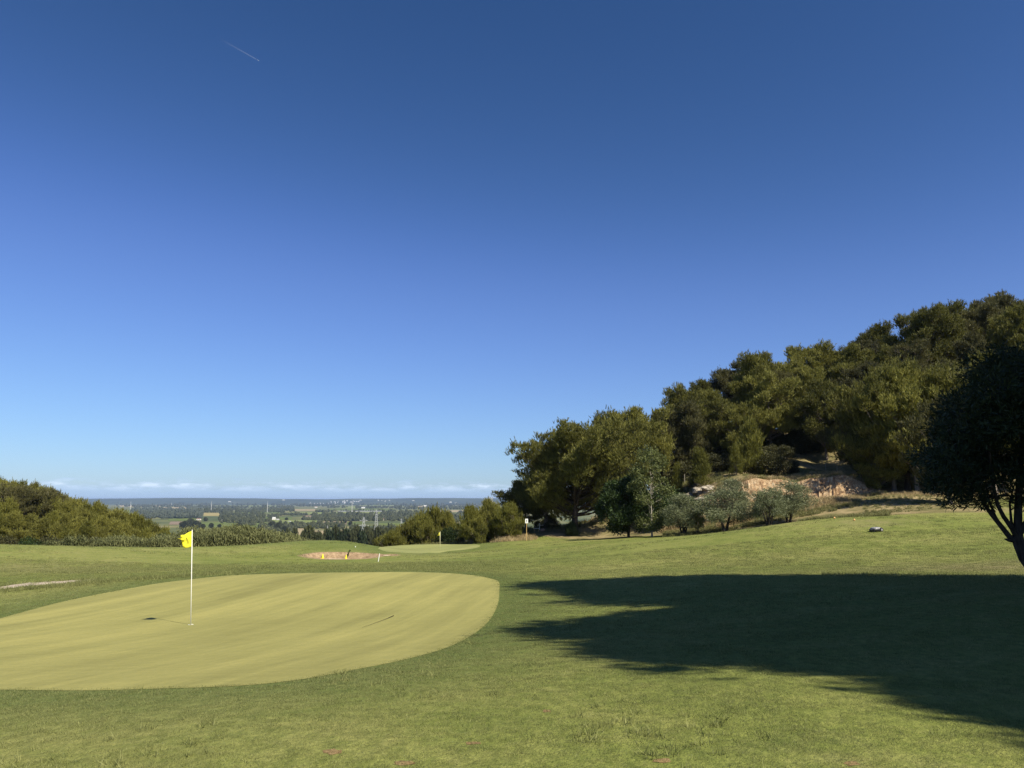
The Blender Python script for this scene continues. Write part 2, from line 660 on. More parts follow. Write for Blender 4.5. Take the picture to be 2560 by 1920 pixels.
def turf_colour(m, dry, lush):
    """short mown grass colour by place; shared by the ground and the grass blades"""
    p = m.pos()
    big = m.noise(m.pos((1, 0.7, 1), 0.5), 0.13, 4)
    mid = m.noise(p, 0.9, 4, 0.6)
    fine = m.noise(p, 7.0, 3, 0.7)
    k = m.math('ADD', m.math('MULTIPLY', big, 0.55), m.math('ADD', m.math('MULTIPLY', mid, 0.35), m.math('MULTIPLY', fine, 0.22)))
    c = m.ramp(k, [(0.38, (0.096, 0.128, 0.024)), (0.52, (0.192, 0.218, 0.045)), (0.66, (0.290, 0.282, 0.084))])
    dd = m.math('ADD', dry, m.math('MULTIPLY', m.math('SUBTRACT', m.noise(p, 0.62, 6, 0.7), 0.5), 1.5))
    c = m.mix(m.math('MULTIPLY', m.math('SUBTRACT', dd, 0.22), 1.5, True), c, (0.270, 0.225, 0.105))
    c = m.mix(m.math('MULTIPLY', lush, 0.75), c, (0.068, 0.108, 0.026))
    return c, fine


# turf on the terrain
mt = Mat('mown turf', 0.9, 0.08)
dry, lush, soil, straw = (mt.attr(a) for a in ('dry', 'lush', 'soil', 'wild'))
c, fine = turf_colour(mt, dry, lush)
spk = mt.noise(mt.pos((1, 0.55, 1)), 9, 4, 0.85)
c = mt.mix(mt.math('MULTIPLY', mt.math('SUBTRACT', spk, 0.36), 3.2, True), mt.mix(0.55, c, (0.05, 0.07, 0.02)), mt.mix(0.10, c, (0.5, 0.48, 0.2)))
wildc = mt.ramp(mt.noise(mt.pos(), 0.35, 6, 0.7), [(0.35, (0.11, 0.11, 0.04)), (0.5, (0.22, 0.18, 0.085)), (0.65, (0.36, 0.28, 0.15))])
c = mt.mix(straw, c, wildc)
soilc = mt.ramp(mt.noise(mt.pos(), 3.0, 6, 0.7), [(0.3, (0.15, 0.10, 0.055)), (0.7, (0.42, 0.30, 0.18))])
c = mt.mix(soil, c, soilc)
farc = mt.ramp(mt.noise(mt.pos(), 0.006, 8, 0.62), [(0.38, (0.065, 0.080, 0.028)), (0.5, (0.120, 0.130, 0.045)), (0.56, (0.160, 0.155, 0.06)), (0.68, (0.27, 0.22, 0.115))])
c = mt.mix(mt.attr('far'), c, farc)
mt.set('Base Color', c)
mt.bump(mt.noise(mt.pos(), 24, 3, 0.7), 0.9, 0.03)
M_turf = mt.m

mb_ = Mat('grass blades', 0.6, 0.2)
c, _f = turf_colour(mb_, mb_.attr('dry', 'INSTANCER'), mb_.attr('lush', 'INSTANCER'))
isl = mb_.n.new('ShaderNodeNewGeometry').outputs['Random Per Island']
tone = mb_.attr('tone', 'INSTANCER')
c = mb_.mix(tone, mb_.mix(0.60, c, (0.035, 0.055, 0.012)), mb_.mix(0.42, c, (0.46, 0.45, 0.19)))
c = mb_.mix(mb_.math('MULTIPLY', isl, 1.0), mb_.mix(0.55, c, (0.02, 0.035, 0.01)), mb_.mix(0.35, c, (0.40, 0.40, 0.16)))
mb_.set('Base Color', c)
tr = mb_.n.new('ShaderNodeBsdfTranslucent')
mb_.l.new(c, tr.inputs['Color'])
mx = mb_.n.new('ShaderNodeMixShader')
mx.inputs[0].default_value = 0.3
mb_.l.new(mb_.b.outputs[0], mx.inputs[1])
mb_.l.new(tr.outputs[0], mx.inputs[2])
mb_.l.new(mx.outputs[0], mb_.n['Material Output'].inputs['Surface'])
M_blade = mb_.m

# ------------------------------------------------------------------ greens, paths in plan
big_px = [(0, 1546), (80, 1524), (150, 1506), (240, 1487), (320, 1472), (400, 1458), (480, 1448), (560, 1440), (640, 1436), (800, 1432), (900, 1431), (1000, 1430), (1100, 1432), (1180, 1438), (1225, 1446),
          (1247, 1455), (1248, 1480), (1245, 1508), (1228, 1545), (1185, 1585), (1110, 1622), (1000, 1652), (880, 1676), (760, 1698), (600, 1715), (400, 1722), (200, 1727), (0, 1725)]
BIG = [hit(*p) for p in big_px]
l0, l1 = BIG[-1], BIG[0]
BIG += [l0 + np.array((-2.2, 0.6)), l0 + np.array((-3.9, 2.4)), l1 + np.array((-2.6, -2.2)), l1 + np.array((-1.4, -0.9))]
BIG = smooth_line(BIG + [BIG[0]], 4)[:-1]
small_px = [(945, 1372), (960, 1367), (1000, 1363), (1060, 1360.5), (1120, 1360), (1170, 1361), (1200, 1364), (1190, 1370), (1160, 1375), (1110, 1380), (1060, 1383), (1010, 1382), (965, 1379)]
SMALL = smooth_line([hit(*p) for p in small_px] + [hit(*small_px[0])], 4)[:-1]
path_px = [(-60, 1478), (0, 1468), (60, 1459), (120, 1455), (180, 1452), (240, 1449), (243, 1452), (190, 1457), (120, 1462), (60, 1467), (0, 1475), (-60, 1486)]
PATHP = np.array([hit(*p) for p in path_px])
print('BIG', BIG.min(0), BIG.max(0), 'SMALL', SMALL.min(0), SMALL.max(0), 'PATH', PATHP.min(0), PATHP.max(0))


def soil_patch_poly(px, py, wx, wy, seed):
    h = hit(px, py)
    e1 = hit(px + wx, py) - h
    e2 = hit(px, py - wy) - h
    r_ = np.random.default_rng(seed)
    pts = []
    for k in range(14):
        a = 2 * math.pi * k / 14
        s_ = 0.7 + 0.5 * r_.random()
        pts.append(h + e1 * math.cos(a) * s_ + e2 * math.sin(a) * s_)
    return smooth_line(pts + [pts[0]], 3)[:-1]


patches = [soil_patch_poly(830, 1880, 24, 7, 1), soil_patch_poly(1366, 1778, 12, 3.5, 2), soil_patch_poly(1655, 1902, 26, 6, 3), soil_patch_poly(1010, 1908, 26, 6, 4),
           soil_patch_poly(1180, 1858, 20, 4, 5), soil_patch_poly(2130, 1910, 18, 6, 9)]
PFILL = [0.12, 0.3, 0.5, 0.8, 0.8, 0.7]

# ------------------------------------------------------------------ terrain mesh


def grid_lines(bands):
    out = []
    for a, b, s_ in bands:
        n = max(1, int(round((b - a) / s_)))
        out += list(np.linspace(a, b, n, endpoint=False))
    return out


bx0, bx1 = BUNK[:, 0].min() - 0.6, BUNK[:, 0].max() + 0.6
by0, by1 = BUNK[:, 1].min() - 0.6, BUNK[:, 1].max() + 0.6
cx0, cx1, cy0, cy1 = CLS[0, 0] - 2, CLS[-1, 0] + 3, CLS[:, 1].min() - 1, CLS[:, 1].max() + 2.5


def geo(start, end, s0, ratio):
    out, p, s_ = [], start, s0
    while p < end:
        out.append(p)
        p += s_
        s_ *= ratio
    out.append(end)
    return out


xs = [-v for v in geo(70, 30000, 3, 1.18)][::-1] + grid_lines([(-70, -27, 1.6), (-27, bx0, 0.5), (bx0, bx1, 0.16), (bx1, 14, 0.4), (14, cx0, 0.8), (cx0, cx1, 0.6), (cx1, 110, 1.8)]) + geo(110, 30000, 3, 1.18)
ys = [-v for v in geo(30, 30000, 4, 1.25)][::-1] + grid_lines([(-30, 2, 2.0), (2, 34, 0.35), (34, by0, 0.8), (by0, by1, 0.16), (by1, cy0, 0.8), (cy0, cy1, 0.35), (cy1, 170, 2.0)]) + geo(170, 30000, 4, 1.15)
xs, ys = np.array(sorted(set(np.round(xs, 4)))), np.array(sorted(set(np.round(ys, 4))))
X, Y = np.meshgrid(xs, ys)
Z = zt(X.ravel(), Y.ravel()).reshape(X.shape)
xf, yf = X.ravel(), Y.ravel()
# lower the ground a touch under the sheets laid on it
zf = Z.ravel().copy()
nearmask = (np.abs(xf) < 60) & (yf > 0) & (yf < 100)
idx = np.where(nearmask)[0]
ins = in_poly(xf[idx], yf[idx], BIG) & (poly_dist(xf[idx], yf[idx], BIG) > 0.5)
zf[idx[ins]] -= 0.06
nx, ny = len(xs), len(ys)
i0 = (np.arange(ny - 1)[:, None] * nx + np.arange(nx - 1)[None, :]).ravel()
F = np.stack([i0, i0 + 1, i0 + nx + 1, i0 + nx], 1)
me = mesh_np('ground', np.stack([xf, yf, zf], 1), F, M_turf, smoothf=True)
print('terrain verts', len(xf))


def attr_at(x, y):
    """dry, lush, soil, wild, far of the ground at (x, y)"""
    x = np.asarray(x, float)
    y = np.asarray(y, float)
    dry = np.zeros(x.shape)
    for (px, py, rx, ry, a) in ((0, 1420, 7, 7, 0.50), (130, 1430, 6, 6, 0.35), (2560, 1415, 6, 6, 0.55), (2350, 1420, 5, 3, 0.3), (2180, 1305, 4, 3, 0.6), (1450, 1820, 1.6, 1.2, 0.16), (2000, 1900, 1.5, 1.0, 0.18),
                                (880, 1412, 3, 2, 0.35), (1280, 1400, 5, 3, 0.2), (1500, 1345, 9, 4, 0.45), (2500, 1275, 6, 3, 0.8)):
        h = hit(px, py)
        dry += a * np.exp(-((x - h[0]) / rx) ** 2 - ((y - h[1]) / ry) ** 2)
    lush = np.zeros(x.shape)
    nb = (y > 0) & (y < 120) & (np.abs(x) < 60)
    if nb.any():
        d = poly_dist(x[nb], y[nb], BIG)
        lush[nb] = 0.9 * np.exp(-(d / 2.0) ** 2)
        d2 = poly_dist(x[nb], y[nb], SMALL)
        lush[nb] = np.maximum(lush[nb], 0.7 * np.exp(-(d2 / 3.0) ** 2))
    lush = np.maximum(lush, 0.6 * np.exp(-((x + 17) / 7) ** 2 - ((y - 72) / 5) ** 2))
    # wild ground behind the mown crest
    cr_x = np.array([-60, -48, -40, -32, -27, -20, -17, -12, -8, 0, 8, 14, 22, 30, 38, 45, 55, 75, 110])
    cr_y = np.array([62, 66, 69, 75, 79, 80, 82, 86, 98, 98, 86, 77, 70, 64, 62, 74, 76, 78, 80])
    yl = np.interp(x, cr_x, cr_y)
    wild = smooth(-0.5, 1.2, y - yl)
    wild = np.where(y < 0, 0, wild)
    far = smooth(220, 420, np.hypot(x, y))
    soil = np.zeros(x.shape)
    bs, amp = bank_step(x, y)
    ylc = np.interp(x, CLS[:, 0], CLS[:, 1])
    soil += amp * smooth(-2.0, -0.2, y - ylc) * (1 - smooth(1.0, 2.2, y - ylc))
    nb = (np.abs(x + 14) < 10) & (np.abs(y - 61) < 8)
    if nb.any():
        d = poly_dist(x[nb], y[nb], BUNK)
        i_ = in_poly(x[nb], y[nb], BUNK)
        soil[nb] = np.maximum(soil[nb], np.where(i_, 1.0, 1 - smooth(0.15, 0.6, d)))
    return dict(dry=np.clip(dry, 0, 1), lush=np.clip(lush, 0, 1), soil=np.clip(soil, 0, 1), wild=wild * (1 - far), far=far)


for k, v in attr_at(xf, yf).items():
    a = me.attributes.new(k, 'FLOAT', 'POINT')
    a.data.foreach_set('value', v.astype(np.float32))
ground = link('ground', me)
tag(ground, kind='structure')


def sheet(name, poly, step, off, mat, kind='structure'):
    """a thin sheet that follows the ground inside poly"""
    lo, hi = poly.min(0), poly.max(0)
    sx_n, sy_n = step if isinstance(step, tuple) else (step, step)
    gx, gy = np.meshgrid(np.arange(lo[0], hi[0], sx_n), np.arange(lo[1], hi[1], sy_n))
    gx = gx + (np.arange(gx.shape[0])[:, None] % 2) * sx_n * 0.5
    gx, gy = gx.ravel(), gy.ravel()
    k = in_poly(gx, gy, poly) & (poly_dist(gx, gy, poly) > 0.35 * min(sx_n, sy_n))
    n = len(poly)
    pts2 = [Vector(p) for p in poly] + [Vector((a, b)) for a, b in zip(gx[k], gy[k])]
    vs, es, fs, *_ = delaunay_2d_cdt(pts2, [(a, (a + 1) % n) for a in range(n)], [], 1, 1e-6)
    V = np.array([(v.x, v.y) for v in vs])
    edge = poly_dist(V[:, 0], V[:, 1], poly) < 1e-4
    z = zt(V[:, 0], V[:, 1]) + np.where(edge, off * 0.3, off)
    F = []
    for f in fs:
        a, b, c = (V[q_] for q_ in f[:3])
        F.append(tuple(f) if (b[0] - a[0]) * (c[1] - a[1]) - (b[1] - a[1]) * (c[0] - a[0]) > 0 else tuple(f)[::-1])
    me = bpy.data.meshes.new(name)
    me.from_pydata(np.column_stack([V, z]).tolist(), [], F)
    me.materials.append(mat)
    me.polygons.foreach_set('use_smooth', [True] * len(me.polygons))
    me.update()
    o = link(name, me)
    tag(o, kind=kind)
    return o


sa, sb = hit(560, 1665), hit(1090, 1500)
ang = math.atan2(sb[1] - sa[1], sb[0] - sa[0])


def green_mat(name, base, rot, k=1.0):
    m = Mat(name, 0.85, 0.1)
    p = m.pos((1, 1, 1), -rot)
    st = m.noise(m.pos((0.05, 0.9, 1), -rot), 1.3, 2, 0.5)
    st2 = m.noise(m.pos((0.35, 5.0, 1), -rot), 1.3, 4, 0.6)
    hor = m.noise(m.pos((0.8, 6.0, 1), 0.05), 1.0, 4, 0.6)
    bigp = m.noise(m.pos(), 0.17, 4)
    f = m.math('ADD', m.math('MULTIPLY', st, 0.50), m.math('MULTIPLY', st2, 0.22))
    f = m.math('ADD', f, m.math('ADD', m.math('MULTIPLY', hor, 0.20), m.math('MULTIPLY', bigp, 0.25)))
    c = m.ramp(f, [(0.44, tuple(x * 0.74 for x in base)), (0.58, base), (0.72, tuple(min(1, x * 1.22) for x in (base[0] * 1.03, base[1], base[2])))])
    gr = m.noise(m.pos((1, 2.0, 1), -rot * 0.5), 16, 4, 0.85)
    c = m.mix(m.math('MULTIPLY', m.math('SUBTRACT', gr, 0.36), 2.5, True), m.mix(0.4, c, (0.10, 0.11, 0.03)), c)
    m.set('Base Color', c)
    m.bump(gr, 0.5, 0.008)
    return m.m


M_green = green_mat('putting green turf', (0.325, 0.300, 0.100), ang)
M_green2 = green_mat('far green turf', (0.290, 0.300, 0.110), ang * 0.6)
sheet('putting_green', BIG, 0.45, 0.012, M_green)
sheet('far_putting_green', SMALL, (0.6, 0.8), 0.03, M_green2)
ms = Mat('bunker sand', 0.95, 0.05)
fs = ms.noise(ms.pos((1, 2.2, 1)), 2.2, 6, 0.7)
ms.set('Base Color', ms.ramp(fs, [(0.3, (0.34, 0.25, 0.155)), (0.5, (0.47, 0.37, 0.25)), (0.7, (0.58, 0.48, 0.35))]))
ms.bump(fs, 0.8, 0.05)
_bc = BUNK.mean(0) + np.array((0, -0.35))
SAND = _bc + (BUNK - BUNK.mean(0)) * np.array((0.93, 0.82))
sheet('bunker_sand', SAND, 0.22, 0.03, ms.m)
mc = Mat('worn concrete path', 0.9, 0.1)
fc = mc.noise(mc.pos(), 1.6, 6, 0.7)
mc.set('Base Color', mc.ramp(fc, [(0.3, (0.30, 0.24, 0.17)), (0.7, (0.52, 0.44, 0.34))]))
sheet('path', smooth_line(list(PATHP) + [PATHP[0]], 3)[:-1], 0.4, 0.04, mc.m)
md = Mat('bare reddish soil', 0.95, 0.05)
fd = md.noise(md.pos(), 45, 4, 0.7)
md.set('Base Color', md.ramp(fd, [(0.3, (0.12, 0.085, 0.035)), (0.55, (0.28, 0.195, 0.090)), (0.75, (0.40, 0.29, 0.15))]))
md.bump(fd, 1.0, 0.02)
for pp in patches:
    sheet('bare_soil', pp, 0.06, 0.008, md.m)

# ------------------------------------------------------------------ scatter with geometry nodes


def gn_scatter(name, pts, rotz, scl, protos, attrs=None, tilt=None, label=None):
    """one object: copies of the proto meshes on the points"""
    me = bpy.data.meshes.new(name)
    me.vertices.add(len(pts))
    me.vertices.foreach_set('co', np.asarray(pts, np.float32).ravel())
    rot = np.zeros((len(pts), 3), np.float32)
    rot[:, 2] = rotz
    if tilt is not None:
        rot[:, 0] = tilt
    a = me.attributes.new('rot', 'FLOAT_VECTOR', 'POINT')
    a.data.foreach_set('vector', rot.ravel())
    a = me.attributes.new('scl', 'FLOAT', 'POINT')
    a.data.foreach_set('value', np.asarray(scl, np.float32))
    a = me.attributes.new('pick', 'INT', 'POINT')
    a.data.foreach_set('value', rng.integers(0, len(protos), len(pts)).astype(np.int32))
    attrs = dict(attrs or {})
    attrs['tone'] = np.clip(rng.normal(0.5, 0.36, len(pts)), 0, 1)
    for k, v in attrs.items():
        a = me.attributes.new(k, 'FLOAT', 'POINT')
        a.data.foreach_set('value', np.asarray(v, np.float32))
    o = link(name, me)
    ng = bpy.data.node_groups.new(name, 'GeometryNodeTree')
    ng.interface.new_socket('Geometry', in_out='INPUT', socket_type='NodeSocketGeometry')
    ng.interface.new_socket('Geometry', in_out='OUTPUT', socket_type='NodeSocketGeometry')
    N, L = ng.nodes, ng.links
    gi, go = N.new('NodeGroupInput'), N.new('NodeGroupOutput')
    inst = N.new('GeometryNodeInstanceOnPoints')
    j = N.new('GeometryNodeGeometryToInstance')
    for p in protos[::-1]:
        oi = N.new('GeometryNodeObjectInfo')
        oi.inputs['Object'].default_value = p
        L.new(oi.outputs['Geometry'], j.inputs[0])
    L.new(gi.outputs[0], inst.inputs['Points'])
    L.new(j.outputs[0], inst.inputs['Instance'])
    inst.inputs['Pick Instance'].default_value = True

    def na(nm, t):
        n = N.new('GeometryNodeInputNamedAttribute')
        n.data_type = t
        n.inputs['Name'].default_value = nm
        return n.outputs['Attribute']
    L.new(na('pick', 'INT'), inst.inputs['Instance Index'])
    L.new(na('rot', 'FLOAT_VECTOR'), inst.inputs['Rotation'])
    L.new(na('scl', 'FLOAT'), inst.inputs['Scale'])
    L.new(inst.outputs[0], go.inputs[0])
    m = o.modifiers.new('scatter', 'NODES')
    m.node_group = ng
    tag(o, label=label, kind='stuff')
    return o


def proto(name, V, F, mat):
    return bpy.data.objects.new(name, mesh_np(name, V, F, mat))       # never linked to the scene


def blades(n, rad, h0, h1, wd, lean, rs, droop=0.0, seg=1):
    r_ = np.random.default_rng(rs)
    V, F = [], []
    for k in range(n):
        a, rr = r_.random() * 6.283, rad * math.sqrt(r_.random())
        b = np.array((rr * math.cos(a), rr * math.sin(a), -0.01))
        h = h0 + (h1 - h0) * r_.random()
        t = r_.random() * 6.283
        sdir = np.array((math.cos(t), math.sin(t), 0)) * wd / 2
        la = r_.random() * 6.283
        ld = np.array((math.cos(la), math.sin(la), 0)) * h * lean * r_.random()
        i = len(V)
        if seg == 1:
            V += [b - sdir, b + sdir, b + ld + np.array((0, 0, h))]
            F.append((i, i + 1, i + 2))
        else:
            m_ = b + ld * 0.35 + np.array((0, 0, h * 0.6))
            tp = b + ld * (1 + droop) + np.array((0, 0, h * (1 - droop * 0.4)))
            V += [b - sdir, b + sdir, m_ + sdir * 0.8, m_ - sdir * 0.8, tp]
            F += [(i, i + 1, i + 2), (i, i + 2, i + 3), (i + 3, i + 2, i + 4)]
    return np.array(V), np.array(F)


near_protos = [proto('turf_tuft', *blades(36, 0.085, 0.010, 0.028, 0.0060, 1.5, s_), M_blade) for s_ in range(6)]
# points: near and middle ground, density falls with distance
pts, sc_ = [], []
for (ya, yb, dens, sc) in ((3.6, 8, 330, 0.75), (8, 14, 190, 0.95), (14, 22, 85, 1.35), (22, 34, 40, 1.9), (34, 50, 18, 2.6)):
    area = (yb - ya) * (yb * 1.6 + 3)
    n = int(area * dens)
    y = ya + (yb - ya) * rng.random(n)
    x = (rng.random(n) - 0.5) * (yb * 1.6 + 3)
    k = np.abs(x) < y * 0.78 + 1.2
    x, y = x[k], y[k]
    k = ~in_poly(x, y, BIG) | (poly_dist(x, y, BIG) < 0.07)
    for pp, pf in zip(patches, PFILL):
        k &= ~in_poly(x, y, pp) | (rng.random(len(x)) < pf)
    k &= ~in_poly(x, y, PATHP)
    pts.append(np.stack([x[k], y[k]], 1))
    sc_.append(np.full(k.sum(), sc))
pts, sc_ = np.concatenate(pts), np.concatenate(sc_)
z = zt(pts[:, 0], pts[:, 1])
at = attr_at(pts[:, 0], pts[:, 1])
# clumps stand taller in places
nzv = np.array([mnoise((p[0] * 1.3, p[1] * 1.3, 0)) for p in pts])
sc_ = sc_ * (0.75 + 0.5 * rng.random(len(sc_))) * (1 + 0.35 * nzv)
gn_scatter('grass', np.column_stack([pts, z]), rng.random(len(pts)) * 6.28, sc_, near_protos, dict(dry=at['dry'], lush=at['lush']))
print('turf tufts', len(pts))

# weeds and longer tufts in the mown grass
weed_protos = [proto('weed_tuft', *blades(22, 0.07, 0.03, 0.08, 0.009, 1.5, 50 + s_), M_blade) for s_ in range(4)]
wp = []
for _ in range(900):
    px, py = rng.uniform(0, 2560), rng.uniform(1440, 1915)
    wp.append((px, py))
W_ = []
Yc = rng.uniform(4.5, 30, 2600)
Xc = rng.uniform(-0.75, 0.75, 2600) * Yc
nv = np.array([mnoise((a * 0.5 + 9, b * 0.5, 3)) for a, b in zip(Xc, Yc)])
k = (nv > 0.18) & ~in_poly(Xc, Yc, BIG) & ~in_poly(Xc, Yc, PATHP)
Xc, Yc = Xc[k], Yc[k]
# tufts along the path edge and the rough line behind the green
ex, ey = [], []
for (x0, y0, x1, y1, n, j) in ((0, 1478, 250, 1456, 260, 5), (190, 1458, 640, 1428, 420, 5), (0, 1466, 250, 1447, 120, 3), (560, 1425, 660, 1420, 90, 3), (2050, 1437, 2560, 1449, 200, 5)):
    for _ in range(n):
        t = rng.random()
        h = hit(x0 + (x1 - x0) * t, y0 + (y1 - y0) * t + rng.normal() * j * 0.5)
        ex.append(h[0]); ey.append(h[1])
ex, ey = np.array(ex), np.array(ey)
ax, ay = np.concatenate([Xc, ex]), np.concatenate([Yc, ey])
sz = np.concatenate([0.5 + 0.7 * rng.random(len(Xc)), 1.1 + 1.3 * rng.random(len(ex))])
gn_scatter('weeds', np.column_stack([ax, ay, zt(ax, ay)]), rng.random(len(ax)) * 6.28, sz, weed_protos,
           dict(dry=np.concatenate([np.zeros(len(Xc)), 0.35 * rng.random(len(ex))]), lush=np.zeros(len(ax))))

# rough grass in the middle distance
rough_protos = [proto('rough_tuft', *blades(26, 0.30, 0.05, 0.14, 0.022, 0.9, 80 + s_), M_blade) for s_ in range(4)]
n = 26000
y = rng.uniform(34, 96, n)
x = rng.uniform(-0.72, 0.72, n) * y
k = ~in_poly(x, y, BIG) & ~in_poly(x, y, SMALL) & ~in_poly(x, y, BUNK)
x, y = x[k], y[k]
nv = np.array([mnoise((a * 0.12, b * 0.3, 5)) for a, b in zip(x, y)])
at = attr_at(x, y)
k = (nv > 0.0) & (at['wild'] < 0.5) & (poly_dist(x, y, SMALL) > 1.2)
x, y = x[k], y[k]
at = attr_at(x, y)
gn_scatter('rough_grass', np.column_stack([x, y, zt(x, y) - 0.02]), rng.random(len(x)) * 6.28, 0.5 + 0.55 * rng.random(len(x)), rough_protos, dict(dry=at['dry'] + 0.12, lush=at['lush']))

# ------------------------------------------------------------------ tall wild grass
straw_protos = [proto('straw_tuft', *blades(30, 0.35, 0.35, 0.85, 0.030, 0.7, 110 + s_, 0.4, 2), M_straw) for s_ in range(4)]
green_wild = [proto('wild_tuft', *blades(30, 0.35, 0.25, 0.6, 0.032, 0.8, 130 + s_, 0.3, 2), M_wild) for s_ in range(3)]


def region_pts(px0, px1, Y0, Y1, n):
    y = rng.uniform(Y0, Y1, n)
    x = rng.uniform((px0 - 1280) / FPX, (px1 - 1280) / FPX, n) * y * 1.01
    return x, y


X_, Y_, S_ = [], [], []
for (a, b, y0, y1, n, s0) in ((1225, 1345, 86.5, 92, 420, 0.9), (1240, 1310, 90, 97, 300, 1.1), (1330, 1420, 104, 112, 260, 0.9), (1400, 1620, 98, 106, 260, 0.8), (1640, 1760, 80, 86, 600, 1.0), (1780, 1880, 74, 82, 700, 1.2), (1620, 1900, 78, 92, 800, 0.7),
                              (1960, 2160, 74, 82, 900, 0.9), (1860, 2100, 76, 84, 500, 0.6), (1880, 2200, 88, 94, 700, 0.55), (2150, 2560, 76, 84, 500, 0.5), (1000, 1200, 94, 97, 380, 0.8), (1180, 1260, 92, 96, 160, 0.8), (1700, 1800, 92, 100, 300, 0.6)):
    x, y = region_pts(a, b, y0, y1, n)
    # ragged patches: short and thin towards their rims
    pxx = 1280 + FPX * x / y
    e_ = np.clip(np.minimum((pxx - a) / (b - a), (b - pxx) / (b - a)) * 4, 0, 1) * np.clip(np.minimum(y - y0, y1 - y) / (y1 - y0) * 5 + 0.15, 0, 1)
    nn = np.array([0.75 + 0.9 * mnoise((u_ * 0.55, v_ * 0.55, 8)) for u_, v_ in zip(x, y)])
    e_ = np.clip(e_ * nn * 1.3, 0, 1.15)
    kk = rng.random(n) < e_ + 0.08
    X_.append(x[kk]); Y_.append(y[kk]); S_.append((s0 * (0.35 + 0.75 * e_) * (0.6 + 0.6 * rng.random(n)))[kk])
X_, Y_, S_ = map(np.concatenate, (X_, Y_, S_))
gn_scatter('dry_grass', np.column_stack([X_, Y_, zt(X_, Y_) - 0.03]), rng.random(len(X_)) * 6.28, S_, straw_protos)
X_, Y_, S_ = [], [], []
for (a, b, y0, y1, n, s0) in ((1650, 2130, 72, 80, 1300, 0.7), (1850, 2250, 88, 97, 900, 0.7), (1300, 1640, 96, 112, 900, 0.8), (980, 1320, 92, 100, 700, 0.8), (2140, 2560, 66, 80, 900, 0.45), (1980, 2200, 62, 68, 500, 0.7), (1640, 1820, 88, 104, 700, 0.8)):
    x, y = region_pts(a, b, y0, y1, n)
    X_.append(x); Y_.append(y); S_.append(s0 * (0.6 + 0.6 * rng.random(n)))
X_, Y_, S_ = map(np.concatenate, (X_, Y_, S_))
gn_scatter('wild_grass', np.column_stack([X_, Y_, zt(X_, Y_) - 0.03]), rng.random(len(X_)) * 6.28, S_, green_wild)

# grass hanging over the lip and growing at the foot of the bank
n = 900
u_ = rng.random(n) * (len(CLS) - 1)
bxx = np.interp(u_, np.arange(len(CLS)), CLS[:, 0]); byy = np.interp(u_, np.arange(len(CLS)), CLS[:, 1])
up_ = rng.random(n) < 0.6
byy = byy + np.where(up_, rng.uniform(1.0, 2.6, n), rng.uniform(-3.2, -1.2, n))
gn_scatter('bank_grass', np.column_stack([bxx, byy, zt(bxx, byy) + 0.02]), rng.random(n) * 6.28, rng.uniform(0.4, 0.9, n), straw_protos[:2] + green_wild[:2], tilt=rng.uniform(0, 0.5, n))

# ------------------------------------------------------------------ eroded bank and pale rocks
M_bank = Mat('ochre earth', 0.95, 0.05)
pb = M_bank.pos((1.6, 1.6, 0.30))
f1 = M_bank.noise(pb, 2.6, 6, 0.7)
f2 = M_bank.noise(M_bank.pos((1, 1, 2.2)), 0.8, 5, 0.6)
f3 = M_bank.math('ADD', M_bank.math('MULTIPLY', f1, 0.7), M_bank.math('MULTIPLY', f2, 0.4))
M_bank.set('Base Color', M_bank.ramp(f3, [(0.40, (0.13, 0.075, 0.040)), (0.5, (0.32, 0.20, 0.11)), (0.58, (0.46, 0.32, 0.18)), (0.68, (0.56, 0.45, 0.30))]))
M_bank.bump(f1, 1.0, 0.25)
M_bank = M_bank.m
cl = smooth_line(CL, 34)
nu, nvv = len(cl), 26
tang = np.gradient(cl, axis=0)
tang /= np.linalg.norm(tang, axis=1)[:, None]
nrm = np.stack([tang[:, 1], -tang[:, 0]], 1)          # towards the camera
V = np.zeros((nu, nvv, 3))
zb = zt(cl[:, 0] + nrm[:, 0] * 1.2, cl[:, 1] + nrm[:, 1] * 1.2)
ztp = zt(cl[:, 0] - nrm[:, 0] * 1.5, cl[:, 1] - nrm[:, 1] * 1.5)
for i in range(nu):
    for j in range(nvv):
        t = j / (nvv - 1)
        s_ = i * 0.14
        rib = 0.20 * (abs(math.sin(s_ * 7.3 + 3 * mnoise((s_, 0, 0)))) - 0.5) + 0.28 * mnoise((s_ * 1.6, t * 2.5, 4)) + 0.13 * mnoise((s_ * 6, t * 7, 2))
        off = 1.25 * (1 - t) ** 1.7 - 0.95 * t + rib * math.sin(math.pi * min(1, t * 1.02)) ** 0.5 + 0.15
        if t > 0.97: off -= 0.5
        V[i, j, :2] = cl[i] + nrm[i] * off
        V[i, j, 2] = zb[i] - 0.25 + (ztp[i] - zb[i] + 0.30) * t
Fb = np.array([(i * nvv + j, (i + 1) * nvv + j, (i + 1) * nvv + j + 1, i * nvv + j + 1) for i in range(nu - 1) for j in range(nvv - 1)])
bank = link('earth_bank', mesh_np('earth_bank', V.reshape(-1, 3), Fb, M_bank, smoothf=True))
tag(bank, kind='structure')

M_rock = Mat('pale limestone', 0.9, 0.1)
fr = M_rock.noise(M_rock.pos(obj=True), 2.5, 6, 0.7)
M_rock.set('Base Color', M_rock.ramp(fr, [(0.38, (0.12, 0.10, 0.07)), (0.52, (0.30, 0.26, 0.20)), (0.7, (0.50, 0.45, 0.37))]))
M_rock.bump(fr, 1.0, 0.12)
M_rock = M_rock.m


